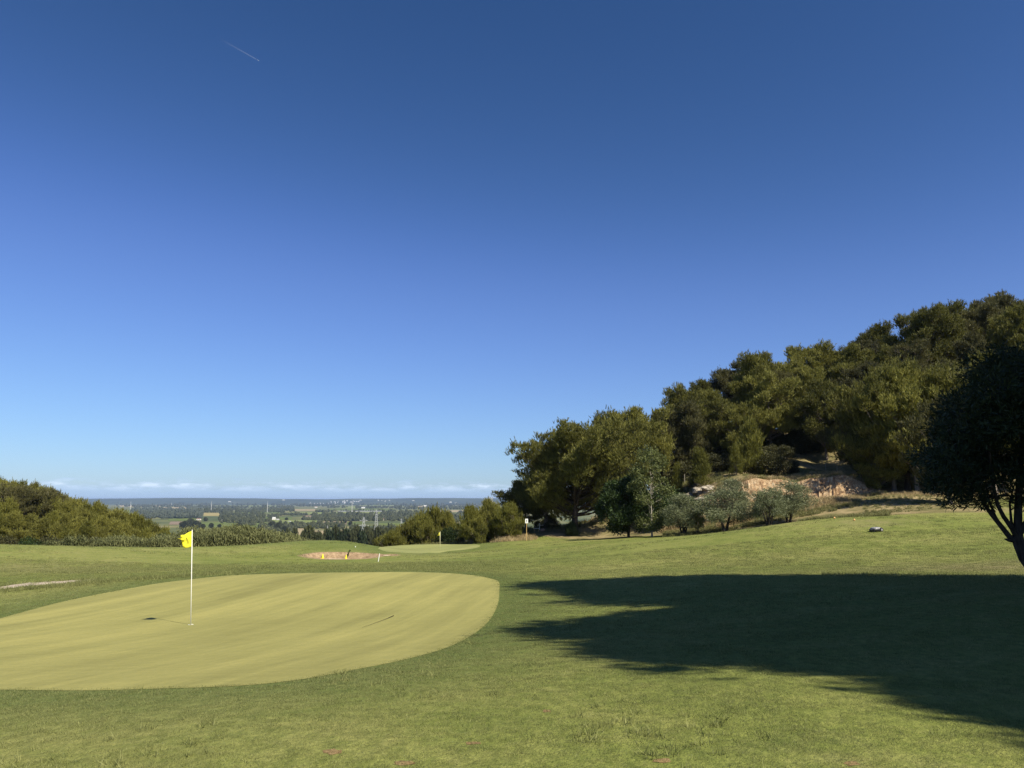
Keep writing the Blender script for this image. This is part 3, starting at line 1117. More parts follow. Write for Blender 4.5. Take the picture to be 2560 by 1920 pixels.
def rock_mesh(seed, sx, sy, sz, mat):
    bm = bmesh.new()
    bmesh.ops.create_icosphere(bm, subdivisions=3, radius=1)
    for v in bm.verts:
        n = v.co.normalized()
        d = 1 + 0.45 * mnoise(n * 1.4 + Vector((seed * 7, 0, 0))) + 0.18 * mnoise(n * 4 + Vector((seed * 3, 1, 0)))
        # faceted
        v.co = Vector((n.x * sx, n.y * sy, n.z * sz)) * d
    me = bpy.data.meshes.new('boulder')
    bm.to_mesh(me)
    bm.free()
    me.materials.append(mat)
    return me


rocks = [(1722, 1248, 0.9, 'large pale boulder low on the slope left of the olives'), (1745, 1236, 1.2, 'biggest white boulder in the outcrop behind the leftmost olive'), (1752, 1254, 0.8, 'white boulder with hollow face beside the biggest one'),
         (1772, 1228, 1.0, 'cream boulder on top of the outcrop beside the earth bank'), (1786, 1242, 0.7, 'small cream boulder touching the left olive crown'), (1745, 1215, 0.6, 'flat pale stone at the top of the outcrop'), (1848, 1250, 0.8, 'white stone block lying at the foot of the earth bank')]
for i, (px, py, s_, lb) in enumerate(rocks):
    s_ *= 0.8
    p = hz(px, py, y0=80)
    o = link('boulder', rock_mesh(i + 1, s_ * 1.3, s_ * 0.9, s_ * 0.75, M_rock), loc=(p[0], p[1], p[2] + s_ * 0.2))
    o.rotation_euler = (0, 0, i * 1.3)
    tag(o, lb, 'boulder', 'pale boulders around the earth bank')
M_pink = flat('pink stone', (0.50, 0.33, 0.25), 0.9, 0.1, 0.2, scale=3)
p = hz(1357, 1327, y0=86)
o = link('boulder', rock_mesh(21, 0.24, 0.2, 0.2, M_pink), loc=(p[0], p[1], p[2] + 0.1))
tag(o, 'rounded pinkish rock on dry ground left of the big lone pine', 'rock')

# ------------------------------------------------------------------ tree builders


def np_blades(cen, dirs, length, width, per, spread, rs):
    """fans of thin triangles around each direction"""
    n = len(cen)
    r_ = np.random.default_rng(rs)
    c = np.repeat(cen, per, 0)
    d = np.repeat(dirs, per, 0) + r_.normal(0, spread, (n * per, 3))
    d /= np.linalg.norm(d, axis=1)[:, None] + 1e-9
    s_ = np.cross(d, r_.normal(0, 1, (n * per, 3)))
    s_ /= np.linalg.norm(s_, axis=1)[:, None] + 1e-9
    L = length * (0.6 + 0.6 * r_.random((n * per, 1)))
    s_ *= width / 2
    b0 = c - d * L * 0.15
    V = np.stack([b0 - s_, b0 + s_, c + d * L], 1).reshape(-1, 3)
    return V, np.arange(len(V)).reshape(-1, 3)


def np_leaves(cen, dirs, length, width, per, spread, scat, rs):
    """rhombic leaves scattered about each centre"""
    n = len(cen)
    r_ = np.random.default_rng(rs)
    c = np.repeat(cen, per, 0) + r_.normal(0, scat, (n * per, 3))
    d = np.repeat(dirs, per, 0) + r_.normal(0, spread, (n * per, 3))
    d /= np.linalg.norm(d, axis=1)[:, None] + 1e-9
    s_ = np.cross(d, r_.normal(0, 1, (n * per, 3)))
    s_ /= np.linalg.norm(s_, axis=1)[:, None] + 1e-9
    L = length * (0.6 + 0.7 * r_.random((n * per, 1)))
    s_ *= width / 2
    V = np.stack([c, c + d * L * 0.5 - s_, c + d * L, c + d * L * 0.5 + s_], 1).reshape(-1, 4, 3).reshape(-1, 3)
    return V, np.arange(len(V)).reshape(-1, 4)


def crown_puffs(r_, H, Rr, base, n, prof, minr, maxr, sep=0.75):
    """puff centres inside a crown of radius profile prof(t), t from base to top"""
    out = []
    tries = 0
    while len(out) < n and tries < n * 60:
        tries += 1
        t = r_.random()
        rad = prof(t) * Rr
        a = r_.random() * 6.283
        rr = rad * math.sqrt(0.12 + 0.88 * r_.random())
        p = np.array((rr * math.cos(a), rr * math.sin(a), base + (H - base) * t))
        pr = minr + (maxr - minr) * r_.random()
        if all(np.linalg.norm(p - q_[0]) > sep * (pr + q_[1]) * 0.5 for q_ in out):
            out.append((p, pr))
    return out


def limb_puffs(r_, H, Rr, base, nl, prof, minr, maxr):
    """puffs strung along upturned limbs of uneven reach, and a ragged leader"""
    out = []
    az0 = r_.random() * 6.283
    side = r_.random() * 6.283
    for i in range(nl):
        t = (i + 0.2 + 0.6 * r_.random()) / nl * 0.9
        a_ = az0 + i * 2.4 + r_.normal(0, 0.35)
        reach = Rr * prof(t) * r_.uniform(0.55, 1.15) * (1 + 0.18 * math.cos(a_ - side))
        zb = base + (H - base) * t
        for f in (0.42, 0.72, 1.0):
            if f < 0.5 and r_.random() < 0.35:
                continue
            pr = (maxr - (maxr - minr) * f * r_.uniform(0.5, 1.0)) * (1 - 0.25 * t)
            w_ = r_.normal(0, 0.22 * pr + 0.1, 3)
            out.append((np.array((math.cos(a_) * reach * f + w_[0], math.sin(a_) * reach * f + w_[1], zb + 0.30 * reach * f * f + w_[2])), pr))
            if f > 0.6 and r_.random() < 0.5:
                b_ = a_ + r_.choice((-1, 1)) * r_.uniform(0.3, 0.6)
                out.append((np.array((math.cos(b_) * reach * f * 0.9, math.sin(b_) * reach * f * 0.9, zb + 0.35 * reach * f * f + r_.normal(0, 0.3))), pr * 0.7))
    for k in range(6):
        f = k / 5
        out.append((np.array((r_.normal(0, 0.35 * (1.2 - f)), r_.normal(0, 0.35 * (1.2 - f)), base + (H - base) * (0.62 + 0.36 * f))), maxr * (0.85 - 0.5 * f)))
    return out


def puff_points(r_, p, pr, per_m2, flatn=0.8, inner=0.25, up=0.0):
    n = int(4 * math.pi * pr * pr * per_m2)
    d = r_.normal(0, 1, (n, 3))
    d /= np.linalg.norm(d, axis=1)[:, None]
    d = d[d[:, 2] > -0.75 + up]
    lump = np.array([1 + 0.38 * mnoise(Vector(x * 2.2 + p)) + 0.22 * mnoise(Vector(x * 5.0 + p)) for x in d])
    rad = pr * lump * np.where(r_.random(len(d)) < inner, 0.35 + 0.6 * r_.random(len(d)), 0.92 + 0.16 * r_.random(len(d)))
    q_ = d * rad[:, None]
    q_[:, 2] *= flatn
    return p + q_, d


def puff_tufts(r_, p, pr, per_m2, flatn=0.8, inner=0.25, tuft=0.2, per_tuft=11):
    """needle clusters: brushes of shoots with gaps between them"""
    area = 4 * math.pi * pr * pr
    K = max(5, int(area * per_m2 / per_tuft))
    d = r_.normal(0, 1, (K, 3))
    d /= np.linalg.norm(d, axis=1)[:, None]
    d = d[d[:, 2] > -0.6]
    K = len(d)
    lump = np.array([1 + 0.42 * mnoise(Vector(x * 2.0 + p)) for x in d]) * (0.9 + 0.25 * r_.random(K))
    c = d * (pr * lump)[:, None]
    c[:, 2] *= flatn
    sz = tuft * (0.65 + 0.7 * r_.random(K))
    off = r_.normal(0, 1, (K, per_tuft, 3)) * sz[:, None, None]
    off[:, :, 2] = np.abs(off[:, :, 2]) * 1.2
    pts = (p + c[:, None, :] + off).reshape(-1, 3)
    dr = (d[:, None, :] * 0.55 + off / (sz[:, None, None] + 1e-6) * 0.30 + np.array((0, 0, 0.25))).reshape(-1, 3)
    n2 = int(area * per_m2 * inner)
    q_ = r_.normal(0, 1, (n2, 3))
    q_ /= np.linalg.norm(q_, axis=1)[:, None]
    q2 = q_ * (pr * (0.3 + 0.55 * r_.random(n2)))[:, None]
    q2[:, 2] *= flatn
    return np.concatenate([pts, p + q2]), np.concatenate([dr, q_])


def limb(mb, a, b, r0, r1, sag=0.12, n=5, seg=5, r_=None):
    a, b = Vector(a), Vector(b)
    L = (b - a).length
    pts, rad = [], []
    for k in range(n + 1):
        t = k / n
        p = a.lerp(b, t)
        p.z -= sag * L * math.sin(math.pi * t)
        if 0 < k < n and r_ is not None:
            p += Vector(r_.normal(0, 0.03 * L, 3))
        pts.append(p)
        rad.append(r0 + (r1 - r0) * t)
    mb.tube(pts, rad, seg, False)


HT = {}


def tree_meshes(seed, H, Rr, base, prof, n_puffs, pr=(0.8, 1.5), kind='needle', dens=14, length=0.42, width=0.06, per=4, up=0.8, spread=0.35,
                mat=None, barkm=None, trunk_r=0.2, stems=1, lean=0.0, twigs=0.0, flatn=0.8, scat=0.12, stem_spread=0.25, sep=0.75, outward=0.6, inner=0.25, candle=1.0, tuft=0.2, limbs=0):
    r_ = np.random.default_rng(seed)
    puffs = limb_puffs(r_, H, Rr, base, limbs, prof, pr[0], pr[1]) if limbs else crown_puffs(r_, H, Rr, base, n_puffs, prof, pr[0], pr[1], sep)
    lx, ly = lean * math.cos(seed), lean * math.sin(seed)
    for p, _ in puffs:
        p[0] += lx * p[2] / H
        p[1] += ly * p[2] / H
    cen, dr = [], []
    for p, rr in puffs:
        a, b = (puff_tufts(r_, p, rr, dens, flatn, inner, tuft) if kind == 'needle' else puff_points(r_, p, rr, dens, flatn, inner))
        cen.append(a); dr.append(b)
    cen, dr = np.concatenate(cen), np.concatenate(dr)
    dirs = dr * outward + np.array((0, 0, up * (0.55 if kind == 'needle' else 1)))
    dirs /= np.linalg.norm(dirs, axis=1)[:, None] + 1e-9
    if kind == 'needle':
        V, F = np_blades(cen, dirs, length, width, per, spread, seed + 5)
        # upright shoots standing proud of the upper side of every puff
        sc_, sdir = [], []
        for p, rr in puffs:
            for _ in range(int(6 * candle * rr * rr)):
                a_ = r_.random() * 6.283
                rad_ = rr * 0.85 * math.sqrt(r_.random())
                b_ = p + np.array((rad_ * math.cos(a_), rad_ * math.sin(a_), rr * flatn * 0.75 * math.sqrt(max(0.05, 1 - (rad_ / rr) ** 2))))
                ax_ = np.array((0.25 * math.cos(a_), 0.25 * math.sin(a_), 1.0)) + r_.normal(0, 0.08, 3)
                hh_ = r_.uniform(0.45, 1.15)
                m__ = 9
                for q_ in range(m__):
                    sc_.append(b_ + ax_ * hh_ * q_ / m__ + r_.normal(0, 0.085 * (1.1 - q_ / m__), 3))
                    sdir.append(ax_ + r_.normal(0, 0.15, 3))
        if sc_:
            V2, F2 = np_blades(np.array(sc_), np.array(sdir), 0.26, width * 0.8, 4, 0.28, seed + 6)
            F = np.concatenate([F, F2 + len(V)])
            V = np.concatenate([V, V2])
    else:
        V, F = np_leaves(cen, dirs, length, width, per, spread, scat, seed + 5)
    crown = mesh_np('crown', V, F, mat)
    mb = MB()
    tops = []
    for s_ in range(stems):
        a = 6.283 * s_ / stems + seed
        sp_ = stem_spread * Rr if stems > 1 else 0
        pts, rad = [], []
        n = 9
        Hs = H * (0.9 if stems == 1 else 0.72)
        for k in range(n + 1):
            t = k / n
            w_ = 0.02 * H * math.sin(3.1 * t + seed + s_)
            pts.append((lx * t + sp_ * math.cos(a) * t ** 1.2 + w_ * 0.6 + 0.12 * trunk_r * math.cos(a) * stems, ly * t + sp_ * math.sin(a) * t ** 1.2 + w_ * 0.4 + 0.12 * trunk_r * math.sin(a) * stems, -0.3 + (Hs + 0.3) * t))
            rad.append(trunk_r * (1 - 0.86 * t) * (1 + 0.5 * max(0, 0.12 - t) / 0.12))
        mb.tube(pts, rad, 8, False)
        tops.append(pts)
    for i, (p, rr) in enumerate(puffs):
        st = tops[i % stems]
        zz = max(base * 0.55 + 0.25 * p[2], p[2] - (0.35 + 0.55 * r_.random()) * math.hypot(p[0], p[1]) - 0.3)
        zz = max(0.25 * H * (0.3 if stems > 1 else 0.6), zz)
        t = min(0.98, (zz + 0.3) / (H * (0.9 if stems == 1 else 0.72) + 0.3))
        k = t * 9
        i0, f = int(k), k - int(k)
        a = np.array(st[i0]) * (1 - f) + np.array(st[min(i0 + 1, 9)]) * f
        r0 = trunk_r * (0.12 + 0.3 * (1 - t)) * 0.9
        limb(mb, a, p, max(r0, 0.02), 0.012, 0.08, r_=r_)
        for _ in range(int(twigs * 3)):
            d = r_.normal(0, 1, 3)
            d[2] = abs(d[2])
            limb(mb, p * 0.75 + a * 0.25, p + d / np.linalg.norm(d) * rr * 0.9, 0.02, 0.008, 0.0, 2, 3)
    me = bpy.data.meshes.new('trunk')
    me.from_pydata(mb.v, [], mb.f)
    me.materials.append(barkm)
    me.polygons.foreach_set('use_smooth', [True] * len(me.polygons))
    me.update()
    cz = V[:, 2]
    HT[crown.name] = float(np.percentile(cz, 99.7))
    return me, crown


def pine_prof(t):
    return (0.55 + 0.45 * math.sin(min(1, t * 1.5) * math.pi / 2)) * (1 - max(0, t - 0.55) / 0.45 * 0.62)


def spire_prof(t):
    return (0.62 + 0.38 * math.sin(min(1, t * 1.7) * math.pi / 2)) * (1 - 0.86 * max(0, t - 0.35) / 0.65)


def cone_prof(t):
    return 1.0 - 0.86 * t ** 1.1


def ball_prof(t):
    return math.sqrt(max(0.04, 1 - (2 * t - 0.9) ** 2 * 0.85))


def umb_prof(t):
    return 0.7 + 0.3 * math.sin(t * math.pi) - 0.25 * t


def place(name, meshes, loc, rz, sc, label, cat, group=None):
    o = empty(name, loc, rz)
    o.scale = (sc, sc, sc) if np.isscalar(sc) else sc
    tag(o, label, cat, group)
    link('trunk', meshes[0], o)
    link('crown', meshes[1], o)
    return o


# five forest pines, shared
PINES = [tree_meshes(11 + i, 12.0, 4.3, 1.4 + 0.6 * (i % 2), (spire_prof, pine_prof, spire_prof)[i % 3], 48, (0.55, 1.25), limbs=20, candle=3.0, flatn=1.05, mat=(M_pine, M_pine, M_pine2, M_pine, M_pine2)[i], barkm=M_bark, trunk_r=0.2, lean=0.6, twigs=0.7, dens=17, length=0.46, width=0.085, up=1.3, spread=0.30, tuft=0.23) for i in range(5)]
GREYP = [tree_meshes(31 + i, 12.0, 3.6, 3.6, pine_prof, 26, (0.55, 1.1), limbs=16, mat=M_pine2, barkm=M_bark, trunk_r=0.17, lean=1.0, twigs=2.4, dens=9, length=0.42, width=0.07, inner=0.5) for i in range(2)]
YOUNG = [tree_meshes(41 + i, 5.0, 1.5, 0.3, cone_prof, 34, (0.32, 0.6), mat=M_young, barkm=M_bark, trunk_r=0.07, dens=26, length=0.42, width=0.055, per=4, up=1.9, spread=0.22, outward=0.4, flatn=1.3) for i in range(3)]
print('pine tris', len(PINES[0][1].polygons), len(YOUNG[0][1].polygons))

# right forest -------------------------------------------------------------
sx_ = [p[0] for p in sky_r]
sy_ = [p[1] for p in sky_r]
placed = []


def try_place(x, y, md):
    if all((x - a) ** 2 + (y - b) ** 2 > md * md for a, b in placed):
        placed.append((x, y))
        return True
    return False


FL = [('pine on the skyline of the right forest', 'pine trees of the right hillside forest'),
      ('tall pine inside the right forest', 'pine trees of the right hillside forest'),
      ('pine at the lower edge of the right forest', 'pine trees of the right hillside forest')]


def whereabouts(x, y):
    px_ = 1280 + FPX * x / y
    for lim, t in ((1760, 'above the white boulders'), (1850, 'above the leftmost olive trees'), (1935, 'above the young pine row'), (2030, 'above the middle of the earth bank'), (2110, 'above the right end of the earth bank'), (2215, 'above the mower'),
                   (2310, 'over the low sweeping pine'), (2420, 'over the thick trunked pine'), (2560, 'behind the near twisted tree')):
        if px_ < lim:
            return t
    return 'right of the near twisted tree'


def forest_tree(x, y, h, lab, meshes=None, nm='pine_tree'):
    lab = (lab[0] + ' ' + whereabouts(x, y), lab[1])
    i = rng.integers(0, 5)
    ms_ = meshes or PINES[i]
    s_ = h / HT[ms_[1].name]
    return place(nm, ms_, (x, y, z1(x, y) - 0.1), rng.random() * 6.28, (s_ * rng.uniform(0.95, 1.2), s_ * rng.uniform(0.95, 1.2), s_), lab[0], 'pine tree', lab[1])


nfor = 0
for px in range(1705, 2700, 50):
    ys_ = float(np.interp(px, sx_, sy_))
    Yb = 124 + rng.uniform(-2, 4)
    p = P(px, ys_ + rng.uniform(-16, 26), Yb)
    x, y = p[0], Yb
    g = z1(x, y)
    h = p[2] - g
    if try_place(x, y, 3.0):
        forest_tree(x, y, max(8, min(16, h)) * 1.0, FL[0]); nfor += 1
# rows down the slope
for Yr, st, lab in ((116, 62, ('pine in the row just below the skyline', FL[1][1])), (109, 66, ('pine halfway up the right forest', FL[1][1])), (106, 68, ('pine low in the shaded right forest', FL[1][1])), (120, 58, ('pine just behind the skyline row', FL[1][1])), (112.5, 60, ('pine in the middle rows of the right forest', FL[1][1]))):
    for px in range(1715, 2680, st):
        x = (px + rng.uniform(-12, 12) - 1280) / FPX * Yr
        y = Yr + rng.uniform(-2, 2)
        if try_place(x, y, 4.0 if Yr in (120, 112.5) else 4.6):
            gm_ = rng.random() < 0.14
            forest_tree(x, y, rng.uniform(9.0, 13.5), lab, GREYP[rng.integers(0, 2)] if gm_ else None); nfor += 1
edge_list = [(2140, 92, 10.5), (2185, 88, 12), (2230, 86, 13), (2290, 84, 13.5), (2330, 88, 13), (2390, 84, 12.5), (2440, 88, 13), (2500, 84, 12), (2560, 82, 12), (2150, 97, 11), (2240, 95, 12), (2360, 96, 12), (2460, 96, 12)]
for px, Yr, h in edge_list:
    x = (px - 1280) / FPX * Yr
    placed.append((x, Yr))
    forest_tree(x, Yr, h, FL[2]); nfor += 1
print('forest', nfor)


def at_px(px, py, Y):
    p = P(px, py, Y)
    return p


def stand(px_c, top_y, Y, meshes, H0, label, cat, group=None, wid=1.0, name='pine_tree', rz=None, base_y=None):
    """a tree whose foot is on the ground at depth Y, its top at photo row top_y"""
    x = (px_c - 1280) / FPX * Y
    g = z1(x, Y)
    h = P(px_c, top_y, Y)[2] - g
    s_ = h / HT[meshes[1].name]
    return place(name, meshes, (x, Y, g - 0.05), rng.random() * 6.28 if rz is None else rz, (s_ * wid, s_ * wid, s_), label, cat, group)


# the big pines left of the forest
BIGP = [tree_meshes(61, 13.5, 7.0, 2.6, ball_prof, 105, (0.7, 1.6), limbs=34, candle=3.0, flatn=1.05, mat=M_pine, barkm=M_barkd, trunk_r=0.38, lean=0.5, twigs=0.6, dens=17, length=0.44, width=0.08, per=4, up=1.3, spread=0.3, tuft=0.23),
        tree_meshes(62, 14.0, 5.6, 3.0, umb_prof, 76, (0.7, 1.5), limbs=24, candle=3.0, flatn=1.05, mat=M_pine, barkm=M_bark, trunk_r=0.3, lean=0.6, twigs=1.2, dens=13, length=0.44, width=0.08, up=1.3, spread=0.3, tuft=0.23)]
stand(1432, 1058, 93, BIGP[0], 14.2, 'broad dark pine with sweeping low crown standing alone left of the small dark leafy tree', 'pine tree', wid=1.22, rz=1.0)
stand(1362, 1120, 98, PINES[1], 12.5, 'dark lopsided pine behind the left side of the broad pine', 'pine tree', wid=1.4, rz=0.5)
stand(1318, 1200, 100, PINES[3], 12.5, 'small blackish pine at the far left edge of the pine clump', 'pine tree', wid=1.7, rz=2.0)
stand(1590, 1020, 104, BIGP[1], 14.8, 'tall light green pine with pale bare trunk behind the slender leafy tree', 'pine tree')
stand(1520, 1030, 108, PINES[0], 12.5, 'tall pine between the broad pine and the pale trunked one', 'pine tree', wid=1.0)
stand(1655, 1030, 110, PINES[2], 12.5, 'tall pine closing the gap beside the right hillside forest', 'pine tree', wid=0.9)
# pines at the right in front of the forest
DROOP = tree_meshes(71, 13.0, 5.4, 1.4, ball_prof, 84, (0.7, 1.5), limbs=28, candle=3.0, flatn=1.05, mat=M_pine, barkm=M_barkd, trunk_r=0.34, lean=0.4, twigs=0.5, dens=17, length=0.44, width=0.08, up=1.3, spread=0.3, tuft=0.23)
stand(2265, 905, 86, DROOP, 13.6, 'large pine with crown reaching almost to the grass right of the earth bank', 'pine tree', wid=0.8)
stand(2185, 1090, 86, PINES[0], 12.5, 'pine with low light tufts beside the right end of the earth bank', 'pine tree', wid=1.25)
stand(2362, 1000, 70, PINES[4], 12.4, 'dark pine with thick trunk standing on the crest by the bare soil', 'pine tree', wid=1.1)
stand(2470, 900, 80, PINES[3], 12.5, 'dark pine behind the twisted near tree', 'pine tree', wid=1.2)

# young pines above the bank
for px, ty, Y, wd, lb in ((1750, 1118, 95, 1.1, 'bright young pine above the white boulders'), (1838, 1105, 94, 0.85, 'narrow bright young pine in the middle of the row above the earth bank'), (1874, 1042, 96, 1.0, 'tallest bright young pine above the earth bank'),
                          (1690, 1155, 97, 0.7, 'thin young pine left of the white boulders')):
    stand(px, ty, Y, YOUNG[int(px) % 3], 5.6, lb, 'pine tree', 'young pines above the earth bank', wid=wd)
SHRUB = [tree_meshes(81 + i, 2.6, 1.7, 0.2, ball_prof, 22, (0.4, 0.7), kind='leaf', mat=(M_scrub, M_broad, M_scrub)[i], barkm=M_barkd, trunk_r=0.05, stems=3, dens=30, length=0.20, width=0.10, per=3, up=0.3, spread=0.6) for i in range(3)]
for px, ty, Y, wd, k, lb in ((1790, 1135, 99, 1.2, 0, 'brownish shrub between two bright young pines'), (1905, 1125, 96, 1.2, 2, 'olive brown shrub right of the tallest young pine'), (1940, 1140, 97, 1.0, 0, 'dull shrub in the shade at the right end of the shrub row'),
                          (1975, 1150, 96, 0.9, 2, 'low dark shrub above the middle of the earth bank'), (1725, 1195, 97, 1.0, 0, 'low shrub growing over the white boulders'), (1650, 1215, 92, 1.5, 1, 'deep green bush behind the slender leafy tree'),
                          (1690, 1235, 88, 1.4, 1, 'green bush left of the white boulders'), (1130, 1318, 96, 1.5, 1, 'dark bramble bush between two young pine clumps'), (1165, 1325, 95, 1.2, 0, 'low bush at the left foot of the second young pine clump'),
                          (1215, 1312, 94, 0.9, 0, 'yellowish broom bush beside the tall dry grass'), (1368, 1285, 98, 1.3, 0, 'shadowy bush behind the pale post'), (1345, 1300, 99, 1.0, 2, 'purplish brown bush behind the white sign'),
                          (1425, 1302, 92, 0.8, 1, 'dark ivy like bush at the foot of the broad pine'), (1620, 1290, 92, 1.5, 1, 'green bush behind the dark leafy tree'), (1500, 1310, 104, 1.4, 0, 'bush under the tall pines'),
                          (1560, 1300, 103, 1.4, 2, 'bush behind the trunk of the dark leafy tree')):
    stand(px, ty, Y, SHRUB[k], 2.9, lb, 'shrub', 'shrubs around the right rough', wid=wd, name='shrub')

for k_, (px, ty, Y) in enumerate(((1715, 1150, 106), (1745, 1140, 107), (1780, 1130, 106), (1815, 1128, 105), (1850, 1120, 106), (1885, 1118, 104), (1925, 1112, 104), (1960, 1112, 103), (2000, 1105, 107), (2050, 1098, 107), (2100, 1090, 106), (1860, 1040, 117), (1920, 1030, 118), (1980, 1010, 118), (2040, 1000, 118), (1900, 1085, 108), (1950, 1080, 108), (2000, 1070, 108), (2050, 1060, 107), (1800, 1100, 110), (1850, 1092, 110))):
    stand(px, ty, Y, SHRUB[0 if k_ % 2 else 2], 2.9, 'dark undergrowth bush in the deep shade of the right forest edge', 'shrub', 'undergrowth in the right forest', wid=1.1, name='shrub')

# leafy trees and olives
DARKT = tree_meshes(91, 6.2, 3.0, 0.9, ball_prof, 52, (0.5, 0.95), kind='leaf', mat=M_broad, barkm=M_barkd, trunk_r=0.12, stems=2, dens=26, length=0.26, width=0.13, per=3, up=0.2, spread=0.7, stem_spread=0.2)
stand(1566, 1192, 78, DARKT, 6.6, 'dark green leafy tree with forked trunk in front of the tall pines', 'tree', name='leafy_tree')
SLIM = tree_meshes(92, 9.0, 2.0, 1.0, ball_prof, 46, (0.35, 0.7), kind='leaf', mat=M_poplar, barkm=M_barkl, trunk_r=0.09, dens=20, length=0.22, width=0.12, per=3, up=0.4, spread=0.7)
stand(1624, 1118, 75.5, SLIM, 9.4, 'slender grey green leafy tree with thin pale trunk', 'tree', name='leafy_tree')
OLIVE = [tree_meshes(101 + i, 4.2, 1.9, 1.0, ball_prof, 34, (0.35, 0.7), kind='leaf', mat=M_olive, barkm=M_barkd, trunk_r=0.11, stems=4, dens=30, length=0.17, width=0.055, per=4, up=0.5, spread=0.7, scat=0.10, stem_spread=0.4, twigs=0.5) for i in range(3)]
for px, ty, Y, wd, k, lb in ((1702, 1234, 73, 1.15, 0, 'sparse olive tree with several thin stems, leftmost of the olives'), (1735, 1262, 73.5, 0.75, 1, 'small thin olive tree beside the leftmost one'),
                          (1805, 1215, 71, 1.4, 2, 'full round silvery olive tree with thick dark base'), (1828, 1196, 80, 1.0, 0, 'taller darker olive tree rising behind the full round one'),
                          (1912, 1218, 68, 1.2, 1, 'silvery olive tree in front of the earth bank'), (1962, 1200, 70, 1.35, 2, 'darker olive tree with bent trunk, rightmost of the olives'), (1885, 1250, 76, 0.6, 0, 'dark reddish olive bush between the olives')):
    stand(px, ty, Y, OLIVE[k], 4.55, lb, 'olive tree', 'olive trees along the fairway crest', wid=wd, name='olive_tree')

# middle clumps of young pines
BUSHP = [tree_meshes(111 + i, 5.0, 2.7, 0.2, spire_prof, 44, (0.32, 0.75), limbs=15, candle=5.0, mat=M_young if i != 1 else M_pine, barkm=M_bark, trunk_r=0.08, stems=2, dens=22, length=0.42, width=0.06, per=4, up=1.6, spread=0.25, outward=0.5, flatn=1.2, stem_spread=0.3, twigs=0.6) for i in range(3)]
for px, ty, Y, wd, k, lb in ((1025, 1300, 101, 0.9, 1, 'olive green young pine at the left end of the left clump'), (1062, 1288, 100, 0.9, 0, 'bright young pine in front of the left clump'), (1090, 1266, 104, 1.0, 2, 'tallest young pine of the left clump'),
                          (1120, 1278, 103, 0.75, 1, 'dark young pine on the right of the left clump'), (990, 1325, 99, 1.1, 0, 'low bushy young pine left of the second flag'),
                          (1180, 1262, 90, 0.9, 2, 'young pine with dark hollow at the left of the right clump'), (1222, 1246, 92, 0.9, 1, 'tallest thin topped pine of the right clump'), (1250, 1268, 90, 0.8, 0, 'middle bright pine of the right clump'),
                          (1272, 1255, 89, 0.95, 2, 'bright yellow green pine above the tall dry grass'), (1296, 1275, 95, 0.8, 0, 'young pine close to the broad dark pine'), (1200, 1290, 88.5, 0.8, 1, 'short dark pine in front of the right clump')):
    stand(px, ty, Y, BUSHP[k], 5.5, lb, 'pine tree', 'young pines beyond the second green', wid=wd)

# left hillside pines
def left_place(px):
    for lim, t in ((0, 'past the left edge'), (60, 'at the far left edge'), (140, 'around the bare trunks'), (220, 'right of the bare trunks'), (300, 'above the left cane'), (380, 'left of the first flag'), (999, 'beside the first flag')):
        if px < lim:
            return t


LEFTP = [tree_meshes(121 + i, 7.5, 2.5, 0.5, spire_prof, 44, (0.42, 0.9), limbs=15, candle=3.5, mat=(M_young, M_pine, M_pine)[i], barkm=M_bark, trunk_r=0.11, dens=17, length=0.42, width=0.07, per=4, up=1.3, spread=0.3, outward=0.5, lean=0.3, flatn=1.1) for i in range(3)]
TALLP = [tree_meshes(131 + i, 9.0, 2.3, 4.2, pine_prof, 26, (0.5, 0.95), mat=M_pine2, barkm=M_barkl, trunk_r=0.12, dens=15, length=0.40, width=0.07, per=4, up=1.3, twigs=2.2, lean=0.8) for i in range(2)]
lx_, ly_ = [p[0] for p in sky_l], [p[1] for p in sky_l]
GL = 'pine trees on the left hillside'
placed_l = []
for px in range(-110, 462, 19):
    ty = float(np.interp(px, lx_, ly_)) + rng.uniform(-6, 9)
    tall = px in (50, 70, 90, 110, 130)
    ms_ = TALLP[rng.integers(0, 2)] if tall else LEFTP[rng.integers(0, 3)]
    stand(px, ty, 112 + rng.uniform(-3, 3), ms_, 9.6 if tall else 8.1, 'pine with bare pale trunk on the crest of the left hillside' if tall else 'bushy pine on the crest of the left hillside ' + left_place(px), 'pine tree', GL, wid=rng.uniform(0.9, 1.15))
for Yr, st, d in ((106, 26, 22), (100, 30, 48), (95, 34, 75)):
    for px in range(-120 + int(Yr) % 9, 440, st):
        ty = float(np.interp(px + d * 0.3, lx_, ly_)) + d + rng.uniform(-8, 8)
        tall = (40 < px < 125) and Yr > 103
        if 35 < px < 130 and Yr == 100: continue
        if ty > 1335: continue
        ms_ = TALLP[rng.integers(0, 2)] if tall else LEFTP[rng.integers(0, 3)]
        if tall: ty -= 14
        stand(px + rng.uniform(-6, 6), ty, Yr + rng.uniform(-2, 2), ms_, 9.6 if tall else 8.1, 'pine with bare pale trunk on the left hillside' if tall else 'bushy pine ' + {106: 'high', 100: 'halfway', 95: 'low'}[Yr] + ' on the left hillside slope ' + left_place(px), 'pine tree', GL, wid=rng.uniform(0.95, 1.25))


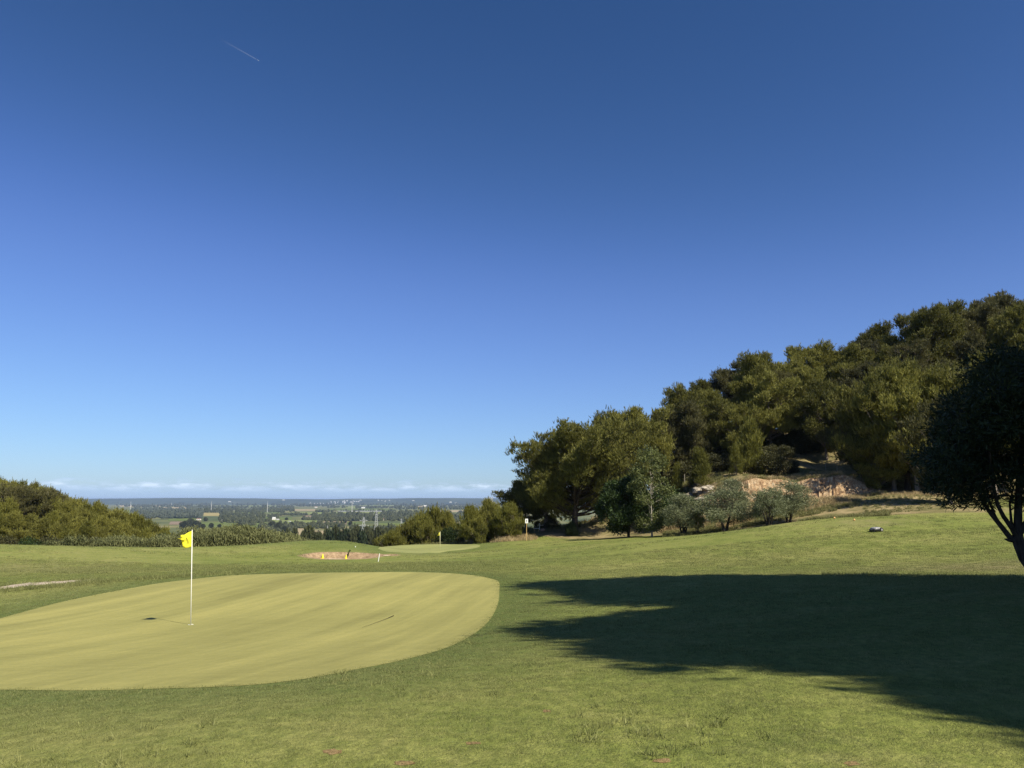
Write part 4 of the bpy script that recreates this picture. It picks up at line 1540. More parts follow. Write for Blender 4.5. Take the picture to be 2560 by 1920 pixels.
# cane thicket ------------------------------------------------------------
def cane_proto(seed):
    r_ = np.random.default_rng(seed)
    V, F = [], []
    for s_ in range(9):
        bx, by = r_.normal(0, 0.35, 2)
        h = r_.uniform(2.6, 4.0)
        lx, ly = r_.normal(0, 0.12, 2)
        def at(t): return np.array((bx + lx * h * t * t, by + ly * h * t * t, h * t))
        n = 6
        for k in range(n):
            a, b = at(k / n), at((k + 1) / n)
            i = len(V)
            V += [a + (0.015, 0, 0), a - (0.015, 0, 0), b + (0.013, 0, 0), b - (0.013, 0, 0)]
            F += [(i, i + 1, i + 3), (i, i + 3, i + 2)]
        for k in range(17):
            t = r_.uniform(0.42, 1.0)
            p = at(t)
            a = r_.random() * 6.283
            L = r_.uniform(0.5, 0.9)
            o_ = np.array((math.cos(a), math.sin(a), 0))
            sd_ = np.array((-math.sin(a), math.cos(a), 0)) * 0.05
            m_ = p + o_ * L * 0.5 + np.array((0, 0, 0.22 * L))
            e_ = p + o_ * L + np.array((0, 0, -0.25 * L))
            i = len(V)
            V += [p, m_ - sd_, m_ + sd_, e_]
            F += [(i, i + 1, i + 2), (i + 1, i + 3, i + 2)]
    return proto('cane_clump', np.array(V), np.array(F), M_cane)


CANES = [cane_proto(200 + i) for i in range(5)]
px = rng.uniform(120, 790, 2600)
Yd = rng.uniform(0, 1, 2600)
Yb = np.interp(px, [120, 400, 560, 640, 720, 790], [77, 82, 86, 87, 88, 89])
Yy = Yb + Yd * 6
xx = (px - 1280) / FPX * Yy
zz = zt(xx, Yy)
topy = np.interp(px, [120, 200, 300, 400, 450, 500, 560, 620, 680, 720, 760, 790], [1358, 1346, 1350, 1345, 1338, 1328, 1320, 1322, 1328, 1338, 1346, 1352])
t_ = Yy / (cP - (960 - topy) / FPX * sP)
ztop = CZ + t_ * (sP + (960 - topy) / FPX * cP)
hh = np.clip(ztop - zz, 0.6, 6) * np.array([1 + 0.30 * mnoise((a * 0.25, b * 0.25, 2)) + 0.12 * mnoise((a, b, 7)) for a, b in zip(xx, Yy)])
gn_scatter('cane_thicket', np.column_stack([xx, Yy, zz - 0.1]), rng.random(len(px)) * 6.28, hh / 3.9 * rng.uniform(0.8, 1.05, len(px)), CANES)

for k_, (px_, ty, Y_c, lb) in enumerate(((30, 1338, 76, 'dark shrub at the far left end of the cane'), (95, 1342, 77, 'round green shrub left of the cane'), (150, 1340, 79, 'green shrub in the pale left end of the cane'), (255, 1342, 83, 'green shrub in the left half of the cane'),
                                              (420, 1336, 88, 'dark shrub in the cane left of the first flag'), (660, 1340, 92, 'yellow green shrub near the right end of the cane'), (700, 1346, 92, 'leafy shrub close to the right end of the cane'), (735, 1350, 92, 'low shrub right of the cane'), (765, 1352, 92, 'last low shrub right of the cane'))):
    stand(px_, ty, Y_c, SHRUB[k_ % 3], 2.9, lb, 'shrub', 'shrubs along the cane', wid=1.0, name='shrub')

# trees outside the frame that shade the foreground ----------------------
GS = 'tall pines at the right edge of the lawn, outside the picture'
SHADE = tree_meshes(141, 14.0, 4.6, 4.2, pine_prof, 66, (0.9, 1.6), mat=M_pine, barkm=M_barkd, trunk_r=0.28, lean=0.5, dens=26, length=0.42, width=0.08)
for (x, y, h, wd, rz) in ((18.0, 11.3, 18, 0.95, 0.6), (14.9, 4.0, 15, 1.1, 2.1), (12.5, -0.4, 10.5, 1.05, 4.0), (18.5, 5.0, 16, 1.1, 5.2), (13.9, 2.4, 13, 1.0, 1.3), (17.2, 0.2, 12, 0.9, 3.1)):
    place('pine_tree', SHADE, (x, y, z1(x, y) - 0.1), rz, (h / 14 * wd, h / 14 * wd, h / 14), 'tall pine right of the lawn casting the long foreground shadow', 'pine tree', GS)

# ------------------------------------------------------------------ the near twisted tree at the right edge
NY = 15.0
tr_ = empty('twisted_tree', (P(2630, 1480, NY)[0], NY, z1(P(2630, 1480, NY)[0], NY)))
tag(tr_, 'dark twisted tree with several curved stems at the right edge, in shade', 'tree')
org = Vector(tr_.location)


def ppath(lst, dy=0.0):
    return [Vector(P(a, b, NY + dy * i)) - org for i, (a, b) in enumerate(lst)]


mbt = MB()
base_ = [Vector((0.1, 0, -0.3))] + ppath([(2612, 1455), (2585, 1425), (2562, 1395), (2548, 1360), (2543, 1340)])
mbt.tube(base_, [0.17, 0.14, 0.115, 0.11, 0.105, 0.10], 10, False)
stems_ = [([(2548, 1362), (2522, 1340), (2500, 1312), (2478, 1285), (2462, 1262), (2446, 1225), (2425, 1180), (2395, 1130), (2370, 1080)], 0.055),
          ([(2500, 1312), (2488, 1290), (2476, 1262), (2468, 1230), (2462, 1180)], 0.03),
          ([(2543, 1345), (2528, 1318), (2508, 1290), (2494, 1262), (2486, 1225), (2478, 1170), (2470, 1090), (2455, 1010)], 0.05),
          ([(2543, 1345), (2545, 1300), (2546, 1240), (2550, 1170), (2556, 1090), (2560, 1000), (2555, 930)], 0.085),
          ([(2530, 1320), (2527, 1290), (2524, 1255), (2535, 1215), (2560, 1170)], 0.03),
          ([(2545, 1270), (2536, 1258), (2526, 1252), (2515, 1235)], 0.02),
          ([(2548, 1230), (2575, 1150), (2610, 1060), (2650, 980)], 0.06),
          ([(2546, 1340), (2580, 1280), (2630, 1200), (2690, 1120)], 0.06)]
tips = []
for k, (lst, r0) in enumerate(stems_):
    pts_ = ppath(lst, dy=(0.0, 0.08, -0.1, 0.02, 0.1, -0.1, 0.15, -0.12)[k])
    mbt.tube(pts_, [r0 * (1 - 0.75 * i / (len(pts_) - 1)) for i in range(len(pts_))], 8, False)
    tips += pts_[-3:]
# broken knob
mbt.tube(ppath([(2540, 1352), (2522, 1350), (2512, 1348)]), [0.05, 0.035, 0.012], 7)
mbt.build('trunk', M_barkd, tr_, True)
r_ = np.random.default_rng(5)
puffs = []
cpx = [(2345, 1150, 45), (2370, 1090, 50), (2400, 1200, 50), (2420, 1030, 60), (2450, 1110, 70), (2490, 960, 70), (2480, 1180, 50), (2530, 1050, 90), (2560, 950, 80), (2560, 1180, 50), (2345, 1215, 30), (2385, 1250, 24), (2440, 1250, 26), (2480, 1258, 20),
       (2620, 1010, 90), (2650, 1120, 80), (2700, 980, 90), (2620, 920, 70), (2430, 1150, 60), (2550, 1245, 24), (2500, 1010, 70), (2620, 1200, 50)]
for (a, b, r0) in cpx:
    for rep in range(3):
        dy = r_.uniform(-1.6, 2.0) if r0 > 35 else r_.uniform(-0.4, 0.4)
        p = P(a + r_.normal(0, r0 * 0.3), b + r_.normal(0, r0 * 0.25), NY + dy)
        puffs.append((np.array(p) - np.array(org), r0 / FPX * NY * (1.0 if rep == 0 else 0.75)))
cen, dr = [], []
for p, rr in puffs:
    a, b = puff_points(r_, p, rr, 95, 0.85, 0.4)
    cen.append(a); dr.append(b)
cen, dr = np.concatenate(cen), np.concatenate(dr)
dirs = dr * 0.7 + np.array((0, 0, 0.15))
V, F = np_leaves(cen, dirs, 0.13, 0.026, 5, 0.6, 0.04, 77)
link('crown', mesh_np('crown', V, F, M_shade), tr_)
mbt = MB()
for p, rr in puffs:
    a = min(tips, key=lambda t: (t - Vector(p)).length)
    limb(mbt, a, p, 0.018, 0.006, 0.05, 4, 5, r_)
mbt.build('twigs', M_barkd, tr_, True)
print('near tree leaves', len(F))

# ------------------------------------------------------------------ flags
M_pole = flat('white pole paint', (0.80, 0.79, 0.74), 0.35, 0.5, 0.04)
M_cloth = Mat('yellow flag cloth', 0.7, 0.2)
M_cloth.set('Base Color', M_cloth.mix(M_cloth.noise(M_cloth.pos(obj=True), 30, 3), (0.72, 0.66, 0.03), (0.84, 0.78, 0.06)))
_tr = M_cloth.n.new('ShaderNodeBsdfTranslucent')
_tr.inputs['Color'].default_value = (0.8, 0.75, 0.05, 1)
_mx = M_cloth.n.new('ShaderNodeMixShader')
_mx.inputs[0].default_value = 0.3
M_cloth.l.new(M_cloth.b.outputs[0], _mx.inputs[1]); M_cloth.l.new(_tr.outputs[0], _mx.inputs[2]); M_cloth.l.new(_mx.outputs[0], M_cloth.n['Material Output'].inputs['Surface'])
M_cloth = M_cloth.m
M_ink = flat('dark print', (0.05, 0.045, 0.02), 0.7, 0.2)
M_metal = flat('grey metal', (0.35, 0.35, 0.34), 0.4, 0.5, 0.1, 0.8)
M_hole = flat('hole liner', (0.75, 0.75, 0.72), 0.6, 0.3)

fb = hz(477, 1563)
flag = empty('golf_flag', tuple(fb))
tag(flag, 'tall golf flag with crumpled yellow cloth standing on the large near green', 'flag')
FY = fb[1]
topp = Vector(P(480.5, 1324, FY)) - Vector(fb)
mb = MB()
mb.tube([(0, 0, -0.05), tuple(topp * 0.5), tuple(topp)], [0.011, 0.0095, 0.0075], 10)
mb.build('pole', M_pole, flag, True)
mb = MB()
mb.tube([tuple(topp), tuple(topp + Vector((0, 0, 0.015)))], [0.011, 0.008], 8)
mb.build('pole_cap', M_metal, flag, True)
mb = MB()
mb.lathe([(0.054, 0.012), (0.056, 0.016), (0.050, 0.016), (0.048, 0.0), (0.046, -0.05), (0.0, -0.05)])
mb.build('hole_cup', M_hole, flag, True)


def cloth(outline_top, outline_bot, Y, org, nu=20, nv=14, amp=0.035, flip=1, yaw=0.0):
    G = np.zeros((nu + 1, nv + 1, 3))
    tp, bt = np.array(outline_top, float), np.array(outline_bot, float)
    for i in range(nu + 1):
        s_ = i / nu
        a = np.array([np.interp(s_, np.linspace(0, 1, len(tp)), tp[:, k]) for k in (0, 1)])
        b = np.array([np.interp(s_, np.linspace(0, 1, len(bt)), bt[:, k]) for k in (0, 1)])
        for j in range(nv + 1):
            t = j / nv
            p = a * (1 - t) + b * t
            dy = amp * math.sin(s_ * 7.5 + t * 2.0) * s_ ** 0.6 + 0.02 * math.sin(t * 9 + s_ * 5) * s_ + 0.012 * mnoise((s_ * 8, t * 8, 1))
            G[i, j] = P(p[0], p[1], Y + dy * flip - yaw * s_) - np.array(org)
    return G


def cloth_obj(name, G, mat, parent):
    nu, nv = G.shape[0], G.shape[1]
    F = np.array([(i * nv + j, (i + 1) * nv + j, (i + 1) * nv + j + 1, i * nv + j + 1) for i in range(nu - 1) for j in range(nv - 1)])
    o = link(name, mesh_np(name, G.reshape(-1, 3), F, mat, smoothf=True), parent)
    m = o.modifiers.new('thick', 'SOLIDIFY')
    m.thickness = 0.003
    return o


G = cloth([(481, 1327), (474, 1329), (467, 1333), (461, 1337), (455, 1337), (451, 1339), (452, 1343)], [(480, 1366), (475, 1368), (470, 1369), (464, 1370), (459, 1369), (457, 1366), (456, 1352)], FY, fb, yaw=0.24)
fo = cloth_obj('cloth', G, M_cloth, flag)
G2 = cloth([(461, 1345), (452, 1346), (444, 1346.5)], [(461, 1351), (452, 1349), (444, 1347.5)], FY - 0.18, fb, 8, 4, 0.02, yaw=0.12)
cloth_obj('cloth_fold', G2, M_cloth, flag)


def glyph(G, strokes, wd, off=0.006):
    """strokes in cloth coordinates (s from pole, t from top) laid on the cloth"""
    mb = MB()
    nu, nv = G.shape[0] - 1, G.shape[1] - 1

    def at(s_, t):
        i, j = min(s_ * nu, nu - 1e-6), min(t * nv, nv - 1e-6)
        i0, j0 = int(i), int(j)
        fi, fj = i - i0, j - j0
        p = (G[i0, j0] * (1 - fi) + G[i0 + 1, j0] * fi) * (1 - fj) + (G[i0, j0 + 1] * (1 - fi) + G[i0 + 1, j0 + 1] * fi) * fj
        return Vector(p) + Vector((0, -off, 0))
    for st in strokes:
        pts = []
        for a, b in zip(st[:-1], st[1:]):
            for k in range(5):
                t = k / 5
                pts.append(at(a[0] + (b[0] - a[0]) * t, a[1] + (b[1] - a[1]) * t))
        pts.append(at(*st[-1]))
        V, F_ = [], []
        for k, p in enumerate(pts):
            d = (pts[min(k + 1, len(pts) - 1)] - pts[max(k - 1, 0)]).normalized()
            n_v = Vector((d.z, 0, -d.x)) * wd / 2
            V += [p - n_v, p + n_v, p - n_v + Vector((0, 0.003, 0)), p + n_v + Vector((0, 0.003, 0))]
        for k in range(len(pts) - 1):
            a = 4 * k
            F_ += [(a, a + 4, a + 5, a + 1), (a + 2, a + 3, a + 7, a + 6), (a, a + 2, a + 6, a + 4), (a + 1, a + 5, a + 7, a + 3)]
        mb.add(V, F_)
    return mb


# the printed numeral, slanted by the fold
glyph(G, [[(0.40, 0.26), (0.36, 0.50), (0.30, 0.72)], [(0.40, 0.26), (0.27, 0.60), (0.30, 0.72)], [(0.42, 0.68), (0.22, 0.72)]], 0.009).build('numeral', M_ink, flag)

# second flag
f2 = hz(1100, 1375)
flag2 = empty('golf_flag', tuple(f2))
tag(flag2, 'distant golf flag with small drooping yellow cloth on the far green', 'flag')
mb = MB()
tp2 = Vector(P(1100.3, 1329, f2[1])) - Vector(f2)
mb.tube([(0, 0, -0.05), tuple(tp2)], [0.024, 0.02], 8)
mb.build('pole', flat('pale yellow pole', (0.78, 0.74, 0.45), 0.4, 0.4), flag2, True)
G3 = cloth([(1100, 1330), (1098, 1331), (1096.5, 1334), (1094.5, 1337)], [(1100, 1338.5), (1098, 1339), (1096, 1339), (1094, 1339)], f2[1], f2, 8, 6, 0.03)
cloth_obj('cloth', G3, M_cloth, flag2)
glyph(G3, [[(0.5, 0.3), (0.5, 0.8)]], 0.03).build('numeral', M_ink, flag2)

# ------------------------------------------------------------------ small things on the course
M_cone = flat('yellow plastic', (0.80, 0.66, 0.02), 0.4, 0.4, 0.05)


def cone(px, py, h, lab):
    Yc_ = None
    p = hz(px, py)
    if in_poly(np.array([p[0]]), np.array([p[1]]), BUNK)[0]:
        pass
    o = empty('marker_cone', tuple(p))
    tag(o, lab, 'cone', 'yellow cones at the bunker')
    mb = MB(); mb.box((0, 0, 0.015), (h * 0.75, h * 0.75, 0.03)); mb.build('base', M_cone, o, False, 0.005)
    mb = MB(); mb.lathe([(h * 0.27, 0.03), (h * 0.10, h * 0.93), (h * 0.07, h), (0.0, h)], n=16); mb.build('body', M_cone, o, True)
    return o


cone(807, 1384, 0.36, 'yellow cone on the far rim of the sand bunker')
cone(865, 1398.5, 0.34, 'yellow cone on the near edge of the sand bunker')
p = hz(945, 1404)
t2 = Vector(P(949, 1384, p[1])) - Vector(p)
o = empty('marker_stake', tuple(p))
tag(o, 'white stake leaning to the right beside the sand bunker', 'stake')
mb = MB(); mb.tube([(0, 0, -0.1), tuple(t2)], [0.028, 0.028], 8); mb.build('post', M_pole, o)
mb = MB(); mb.tube([tuple(t2), tuple(t2 * 1.02)], [0.029, 0.018], 8); mb.build('cap', flat('cream plastic', (0.7, 0.66, 0.4), 0.5, 0.3), o)
p = hz(888.5, 1369)
mb = MB(); mb.lathe([(0.0, 0.0), (0.015, 0.003), (0.0214, 0.0214), (0.015, 0.04), (0.0, 0.043)], n=14)
o = mb.build('golf_ball', M_pole, None, True); o.location = tuple(p + np.array((0, 0, 0.02))); o.scale = (2.2, 2.2, 2.2)
tag(o, 'white golf ball lying on the grass beyond the sand bunker', 'golf ball')
# sapling and stick in the bunker
p = np.array((P(868, 1380, 62.6)[0], 62.6, 0)); p[2] = z1(p[0], p[1])
mb = MB()
mb.tube([(0, 0, 0), (0.05, 0, 0.35), (0.14, 0, 0.62)], [0.012, 0.01, 0.004], 5)
o = empty('weed_sapling', tuple(p)); tag(o, 'small dark weed growing on the far wall of the sand bunker', 'weed')
mb.build('stem', M_barkd, o)
cc = np.array([(0.05 + 0.12 * k / 9, 0, 0.15 + 0.5 * k / 9) for k in range(10)])
V, F = np_leaves(cc, np.tile((0.3, 0, 0.6), (10, 1)), 0.14, 0.05, 5, 0.7, 0.03, 3)
link('leaves', mesh_np('leaves', V, F, M_broad), o)
p = hz(861, 1393)
mb = MB(); mb.tube([(-0.3, 0, 0.02), (0.25, 0.05, 0.03)], 0.02, 6); mb.box((-0.3, 0, 0.03), (0.06, 0.4, 0.05))
o = mb.build('rake', M_barkd); o.location = tuple(p + np.array((0, 0, 0.03))); tag(o, 'short dark rake lying on the bunker sand', 'rake')
# thin dark stick lying on the green
a, b = hz(984, 1542), hz(900, 1573)
mid = (a + b) / 2
mb = MB()
mb.tube([tuple(Vector(a) - Vector(mid) + Vector((0, 0, 0.028))), tuple((Vector(a) - Vector(b)) * 0.2 + Vector((0.02, 0, 0.022))), tuple((Vector(b) - Vector(mid)) * 0.9 + Vector((0, 0, 0.018)))], [0.008, 0.004, 0.0015], 6)
o = mb.build('stick', M_barkd, None, True); o.location = tuple(mid)
tag(o, 'thin dark stick lying on the large green right of the flag', 'stick')

# mower ------------------------------------------------------------------
p = hz(2189, 1329)
mow = empty('robot_mower', tuple(p), R(20))
tag(mow, 'small grey and black robot mower on the fairway', 'lawn mower')
M_blk = flat('black plastic', (0.018, 0.018, 0.018), 0.45, 0.4)
M_gry = flat('light grey plastic', (0.27, 0.26, 0.25), 0.35, 0.5, 0.05)


def loft(sections, n=20, ex=3.0):
    """rounded-rectangle rings (z, halfx, halfy, cx)"""
    V, F = [], []
    for z, hx, hy, cx in sections:
        for k in range(n):
            t = 2 * math.pi * k / n
            c_, s_ = math.cos(t), math.sin(t)
            V.append((cx + hx * math.copysign(abs(c_) ** (2 / ex), c_), hy * math.copysign(abs(s_) ** (2 / ex), s_), z))
    for i in range(len(sections) - 1):
        for k in range(n):
            F.append((i * n + k, i * n + (k + 1) % n, (i + 1) * n + (k + 1) % n, (i + 1) * n + k))
    F.append(tuple(range(n))[::-1])
    F.append(tuple((len(sections) - 1) * n + k for k in range(n)))
    return V, F


mb = MB(); mb.add(*loft([(0.05, 0.33, 0.24, 0), (0.09, 0.38, 0.28, 0), (0.15, 0.37, 0.275, 0), (0.17, 0.34, 0.25, 0)])); mb.build('body', M_blk, mow, True)
mb = MB(); mb.add(*loft([(0.17, 0.33, 0.26, 0.03), (0.21, 0.33, 0.26, 0.03), (0.26, 0.27, 0.22, 0.06), (0.285, 0.18, 0.15, 0.08), (0.29, 0.1, 0.1, 0.08)])); mb.build('shell', M_gry, mow, True)
mb = MB(); mb.add(*loft([(0.10, 0.395, 0.20, 0.0), (0.115, 0.40, 0.20, 0.0), (0.13, 0.395, 0.20, 0.0)])); mb.build('bumper', M_gry, mow, True)
mb = MB(); mb.box((0.10, 0, 0.295), (0.16, 0.10, 0.03)); mb.build('control_panel', M_blk, mow, False, 0.01)
for (x_, y_, r0, w_) in ((0.22, 0.27, 0.13, 0.07), (0.22, -0.27, 0.13, 0.07), (-0.27, 0.16, 0.07, 0.05), (-0.27, -0.16, 0.07, 0.05)):
    mb = MB(); mb.tube([(x_, y_ - w_ / 2, r0), (x_, y_ + w_ / 2, r0)], r0, 18); wh = mb.build('wheel', M_blk, mow)
    mb = MB(); sgn = 1 if y_ > 0 else -1; mb.tube([(x_, y_ + sgn * w_ / 2, r0), (x_, y_ + sgn * (w_ / 2 + 0.008), r0)], r0 * 0.55, 14); mb.build('hub', M_gry, wh)

# tee markers with ground edge
M_org = flat('pale orange plastic', (0.75, 0.42, 0.16), 0.4, 0.4, 0.05)
for px, py, lb in ((2135.5, 1302, 'pale orange tee marker ball on the worn crest left of the mower'), (2086, 1297, 'second orange tee marker ball, farther left on the crest')):
    p = hz(px, py)
    o = empty('tee_marker', tuple(p)); tag(o, lb, 'tee marker', 'tee markers on the crest')
    mb = MB(); mb.lathe([(0.0, 0.0), (0.05, 0.01), (0.075, 0.07), (0.05, 0.13), (0.0, 0.145)], n=14); mb.build('ball', M_org, o, True)
    mb = MB(); mb.tube([(0, 0, -0.08), (0, 0, 0.02)], 0.012, 6); mb.build('spike', M_metal, o)

# sign ------------------------------------------------------------------
M_wood = flat('yellowish wood', (0.62, 0.42, 0.16), 0.7, 0.2, 0.15)
M_board = flat('white board', (0.82, 0.82, 0.78), 0.5, 0.3, 0.03)
sy = 85.0
sx0 = P(1316.5, 1328, sy)
sg = empty('tee_sign', (sx0[0], sy, z1(sx0[0], sy)))
tag(sg, 'white number sign on a thin wooden post beside tall dry grass', 'sign')
o0 = np.array(sg.location)
a, b = P(1313, 1297, sy) - o0, P(1320, 1308, sy) - o0
mb = MB(); mb.box((0, 0.02, b[2] / 2 - 0.05), (0.045, 0.045, b[2] + 0.1)); mb.build('post', M_wood, sg)
mb = MB(); mb.box(((a[0] + b[0]) / 2, 0, (a[2] + b[2]) / 2), (b[0] - a[0], 0.025, a[2] - b[2])); bd = mb.build('board', M_board, sg, False, 0.004)
cz_, cx_ = (a[2] + b[2]) / 2, (a[0] + b[0]) / 2
mb = MB(); mb.box((cx_ + 0.01, -0.018, cz_), (0.06, 0.008, 0.26), (0, 0.12, 0)); mb.box((cx_ - 0.03, -0.018, cz_ + 0.09), (0.05, 0.008, 0.04), (0, -0.6, 0)); mb.build('numeral', M_ink, bd)
# pale post with crossbar
py_ = 97.0
p = P(1349, 1325, py_)
g = z1(p[0], py_)
o = empty('ball_washer', (p[0], py_, g)); tag(o, 'pale post with a short crossbar and round knob at the clearing edge', 'post')
hgt = P(1349, 1313, py_)[2] - g
mb = MB(); mb.tube([(0, 0, -0.1), (0, 0, hgt)], 0.045, 8); mb.build('post', M_pole, o)
mb = MB(); mb.box((0.2, 0, hgt), (0.55, 0.08, 0.05)); mb.build('crossbar', M_pole, o)
mb = MB(); mb.lathe([(0, 0), (0.07, 0.03), (0.08, 0.09), (0.05, 0.15), (0, 0.16)], (0, 0, hgt + 0.06), 12); mb.build('knob', M_pole, o, True)
p = P(1341, 1322, 96)
g = z1(p[0], 96)
o = empty('bench', (p[0], 96, g)); tag(o, 'low pale plank bench left of the pale post', 'bench')
hb = max(0.35, min(0.6, P(1341, 1321, 96)[2] - g))
mb = MB(); mb.box((0, 0, hb), (0.7, 0.25, 0.05)); mb.build('seat', M_board, o)
for s_ in (-0.25, 0.25):
    mb = MB(); mb.box((s_, 0, hb / 2 - 0.04), (0.05, 0.2, hb)); mb.build('leg', M_wood, o)
# fence posts above the bank
for px, py, Y, lb in ((2088, 1152, 94.5, 'thin pale fence post above the right end of the earth bank'), (2060, 1150, 96, 'thin fence post in the shade left of the pale one'), (1708, 1188, 100, 'short pale post left of the young pines')):
    x = (px - 1280) / FPX * Y
    g = z1(x, Y)
    mb = MB(); mb.tube([(0, 0, -0.2), (0.02, 0, 1.3)], [0.05, 0.04], 7)
    o = mb.build('fence_post', M_barkl); o.location = (x, Y, g); tag(o, lb, 'post', 'posts above the earth bank')

# ------------------------------------------------------------------ the plain
def plain(px, py):
    """point of the plain seen at (px, py)"""
    u, v = (px - 1280) / FPX, (960 - py) / FPX
    k = sP + v * cP
    t = (VZ - CZ) / k
    return np.array((u * t, t * (cP - v * sP)))


def field_mat(name, c0, c1, rows=0.0):
    m = Mat(name, 0.95, 0.05)
    f = m.noise(m.pos((1, 0.35, 1)), 0.012, 6, 0.65)
    c = m.ramp(f, [(0.3, c0), (0.7, c1)])
    m.set('Base Color', c)
    return m.m


FM = dict(green=field_mat('green crop', (0.085, 0.115, 0.028), (0.145, 0.17, 0.045)), lime=field_mat('bright crop', (0.13, 0.165, 0.045), (0.21, 0.23, 0.075)), dark=field_mat('dark vines', (0.055, 0.075, 0.028), (0.09, 0.11, 0.04)),
          tan=field_mat('stubble', (0.26, 0.21, 0.115), (0.36, 0.29, 0.17)), brown=field_mat('ploughed earth', (0.17, 0.125, 0.085), (0.26, 0.20, 0.135)), pale=field_mat('pale net cover', (0.24, 0.25, 0.24), (0.34, 0.35, 0.34)), ochre=field_mat('yellow stubble', (0.26, 0.21, 0.08), (0.34, 0.28, 0.12)))
fields = [(497, 553, 1282, 1290, 'ochre', 0), (505, 551, 1291, 1303, 'dark', 0), (420, 490, 1295, 1303, 'green', 3), (422, 500, 1304, 1312, 'brown', 5), (488, 678, 1306, 1319, 'green', -25), (400, 486, 1268, 1272, 'tan', 0),
          (530, 732, 1264.5, 1266.6, 'lime', 0), (836, 893, 1266, 1270, 'lime', 0), (822, 985, 1272, 1276.5, 'green', 4), (845, 957, 1277.4, 1278.8, 'pale', 0), (716, 985, 1280.5, 1285.5, 'lime', 3), (733, 792, 1273, 1277, 'tan', 0),
          (758, 822, 1289, 1294, 'brown', 0), (700, 806, 1301, 1312, 'lime', -20), (806, 866, 1304, 1312, 'brown', 5), (867, 912, 1305, 1309, 'green', 0), (944, 1020, 1308, 1321, 'green', 5), (788, 868, 1327, 1338, 'tan', -14), (726, 772, 1322, 1337, 'tan', 6),
          (850, 975, 1325.5, 1328.6, 'tan', 0), (1100, 1170, 1275.5, 1280, 'tan', 0), (1025, 1075, 1265, 1267.6, 'tan', 0), (1137, 1160, 1311, 1318, 'green', 0), (715, 735, 1264.5, 1269, 'green', 0), (560, 700, 1281, 1283.5, 'green', 0), (655, 728, 1293, 1299, 'green', 8),
          (885, 970, 1315, 1322, 'dark', 0), (740, 860, 1317, 1320.5, 'green', 3), (600, 700, 1320.5, 1326, 'tan', 0), (905, 1000, 1262.6, 1264, 'lime', 0), (290, 420, 1276, 1283, 'green', 0), (300, 400, 1263.5, 1267, 'tan', 0), (770, 850, 1297, 1300, 'green', 0), (560, 640, 1327, 1334, 'green', 0)]
for i, (x0, x1, y0, y1, k, skew) in enumerate(fields):
    quad = [plain(x0, y1), plain(x1, y1 + 0), plain(x1 + skew * 0.4, y0), plain(x0 + skew, y0)]
    zf_ = 0.5 + 0.12 * (i % 5)
    V = [(p[0], p[1], VZ + zf_) for p in quad] + [(p[0], p[1], VZ - 0.5) for p in quad]
    me = bpy.data.meshes.new('field')
    me.from_pydata(V, [], [(0, 1, 2, 3), (0, 4, 5, 1), (1, 5, 6, 2), (2, 6, 7, 3), (3, 7, 4, 0)])
    me.materials.append(FM[k])
    tag(link('field', me), kind='structure')

# far trees: lumpy crowns
FARP = []
for i in range(5):
    bm = bmesh.new()
    bmesh.ops.create_icosphere(bm, subdivisions=3, radius=1)
    tall = (0.5, 0.62, 0.75, 0.6, 0.9)[i]
    for v in bm.verts:
        n = v.co.normalized()
        d = 1 + 0.5 * mnoise(n * 1.7 + Vector((i * 5, 0, 0))) + 0.35 * mnoise(n * 4.5 + Vector((0, i * 3, 0)))
        v.co = Vector((n.x * 0.5, n.y * 0.5, n.z * tall * 0.8 + tall * 0.62)) * d
    me = bpy.data.meshes.new('far_tree')
    bm.to_mesh(me); bm.free()
    me.materials.append(M_farwood)
    FARP.append(bpy.data.objects.new('far_tree', me))
FARG = []
for o in FARP[:3]:
    me = o.data.copy(); me.materials.clear(); me.materials.append(M_fargrey)
    FARG.append(bpy.data.objects.new('far_grey_tree', me))


def wood(name, rects, protos, label):
    X_, Y_, S_ = [], [], []
    for (x0, x1, y0, y1, n, s0) in rects:
        for _ in range(int(n * 0.62)):
            p = plain(rng.uniform(x0, x1), rng.uniform(y0, y1))
            X_.append(p[0]); Y_.append(p[1]); S_.append(s0 * rng.uniform(0.6, 1.25))
    o = gn_scatter(name, np.column_stack([X_, Y_, np.full(len(X_), VZ - 0.5)]), rng.random(len(X_)) * 6.28, S_, protos, label=label)
    return o


wood('plantation', [(464, 735, 1267.5, 1271, 330, 14), (470, 712, 1273, 1282, 520, 13), (290, 470, 1262.5, 1267, 160, 16), (330, 560, 1266, 1269, 120, 16), (700, 735, 1269, 1277, 80, 13)], FARP, 'dark rows of plantation trees across the far plain on the left')
wood('grey_wood', [(330, 505, 1273, 1297, 620, 17)], FARG, 'bluish grey wood on the plain right of the left hillside')
wood('scrub_wood', [(549, 660, 1284, 1309, 420, 10), (655, 700, 1290, 1300, 40, 9), (690, 760, 1285, 1290, 60, 9)], FARP, 'scrubby wood around the white farm buildings')
wood('brown_wood', [(806, 1060, 1286, 1303, 900, 11), (780, 830, 1292, 1302, 100, 10), (956, 1060, 1281, 1290, 200, 12), (1000, 1180, 1281, 1306, 460, 12)], FARP, 'dark wood across the middle of the plain behind the pylons')
wood('far_wood', [(400, 1290, 1262, 1263.4, 700, 20), (987, 1200, 1264, 1274, 460, 14), (740, 835, 1264.5, 1266.5, 90, 15), (815, 870, 1268, 1270, 50, 14), (890, 990, 1267, 1271.5, 160, 13)], FARP, 'thin dark line of far woods along the foot of the distant hills')
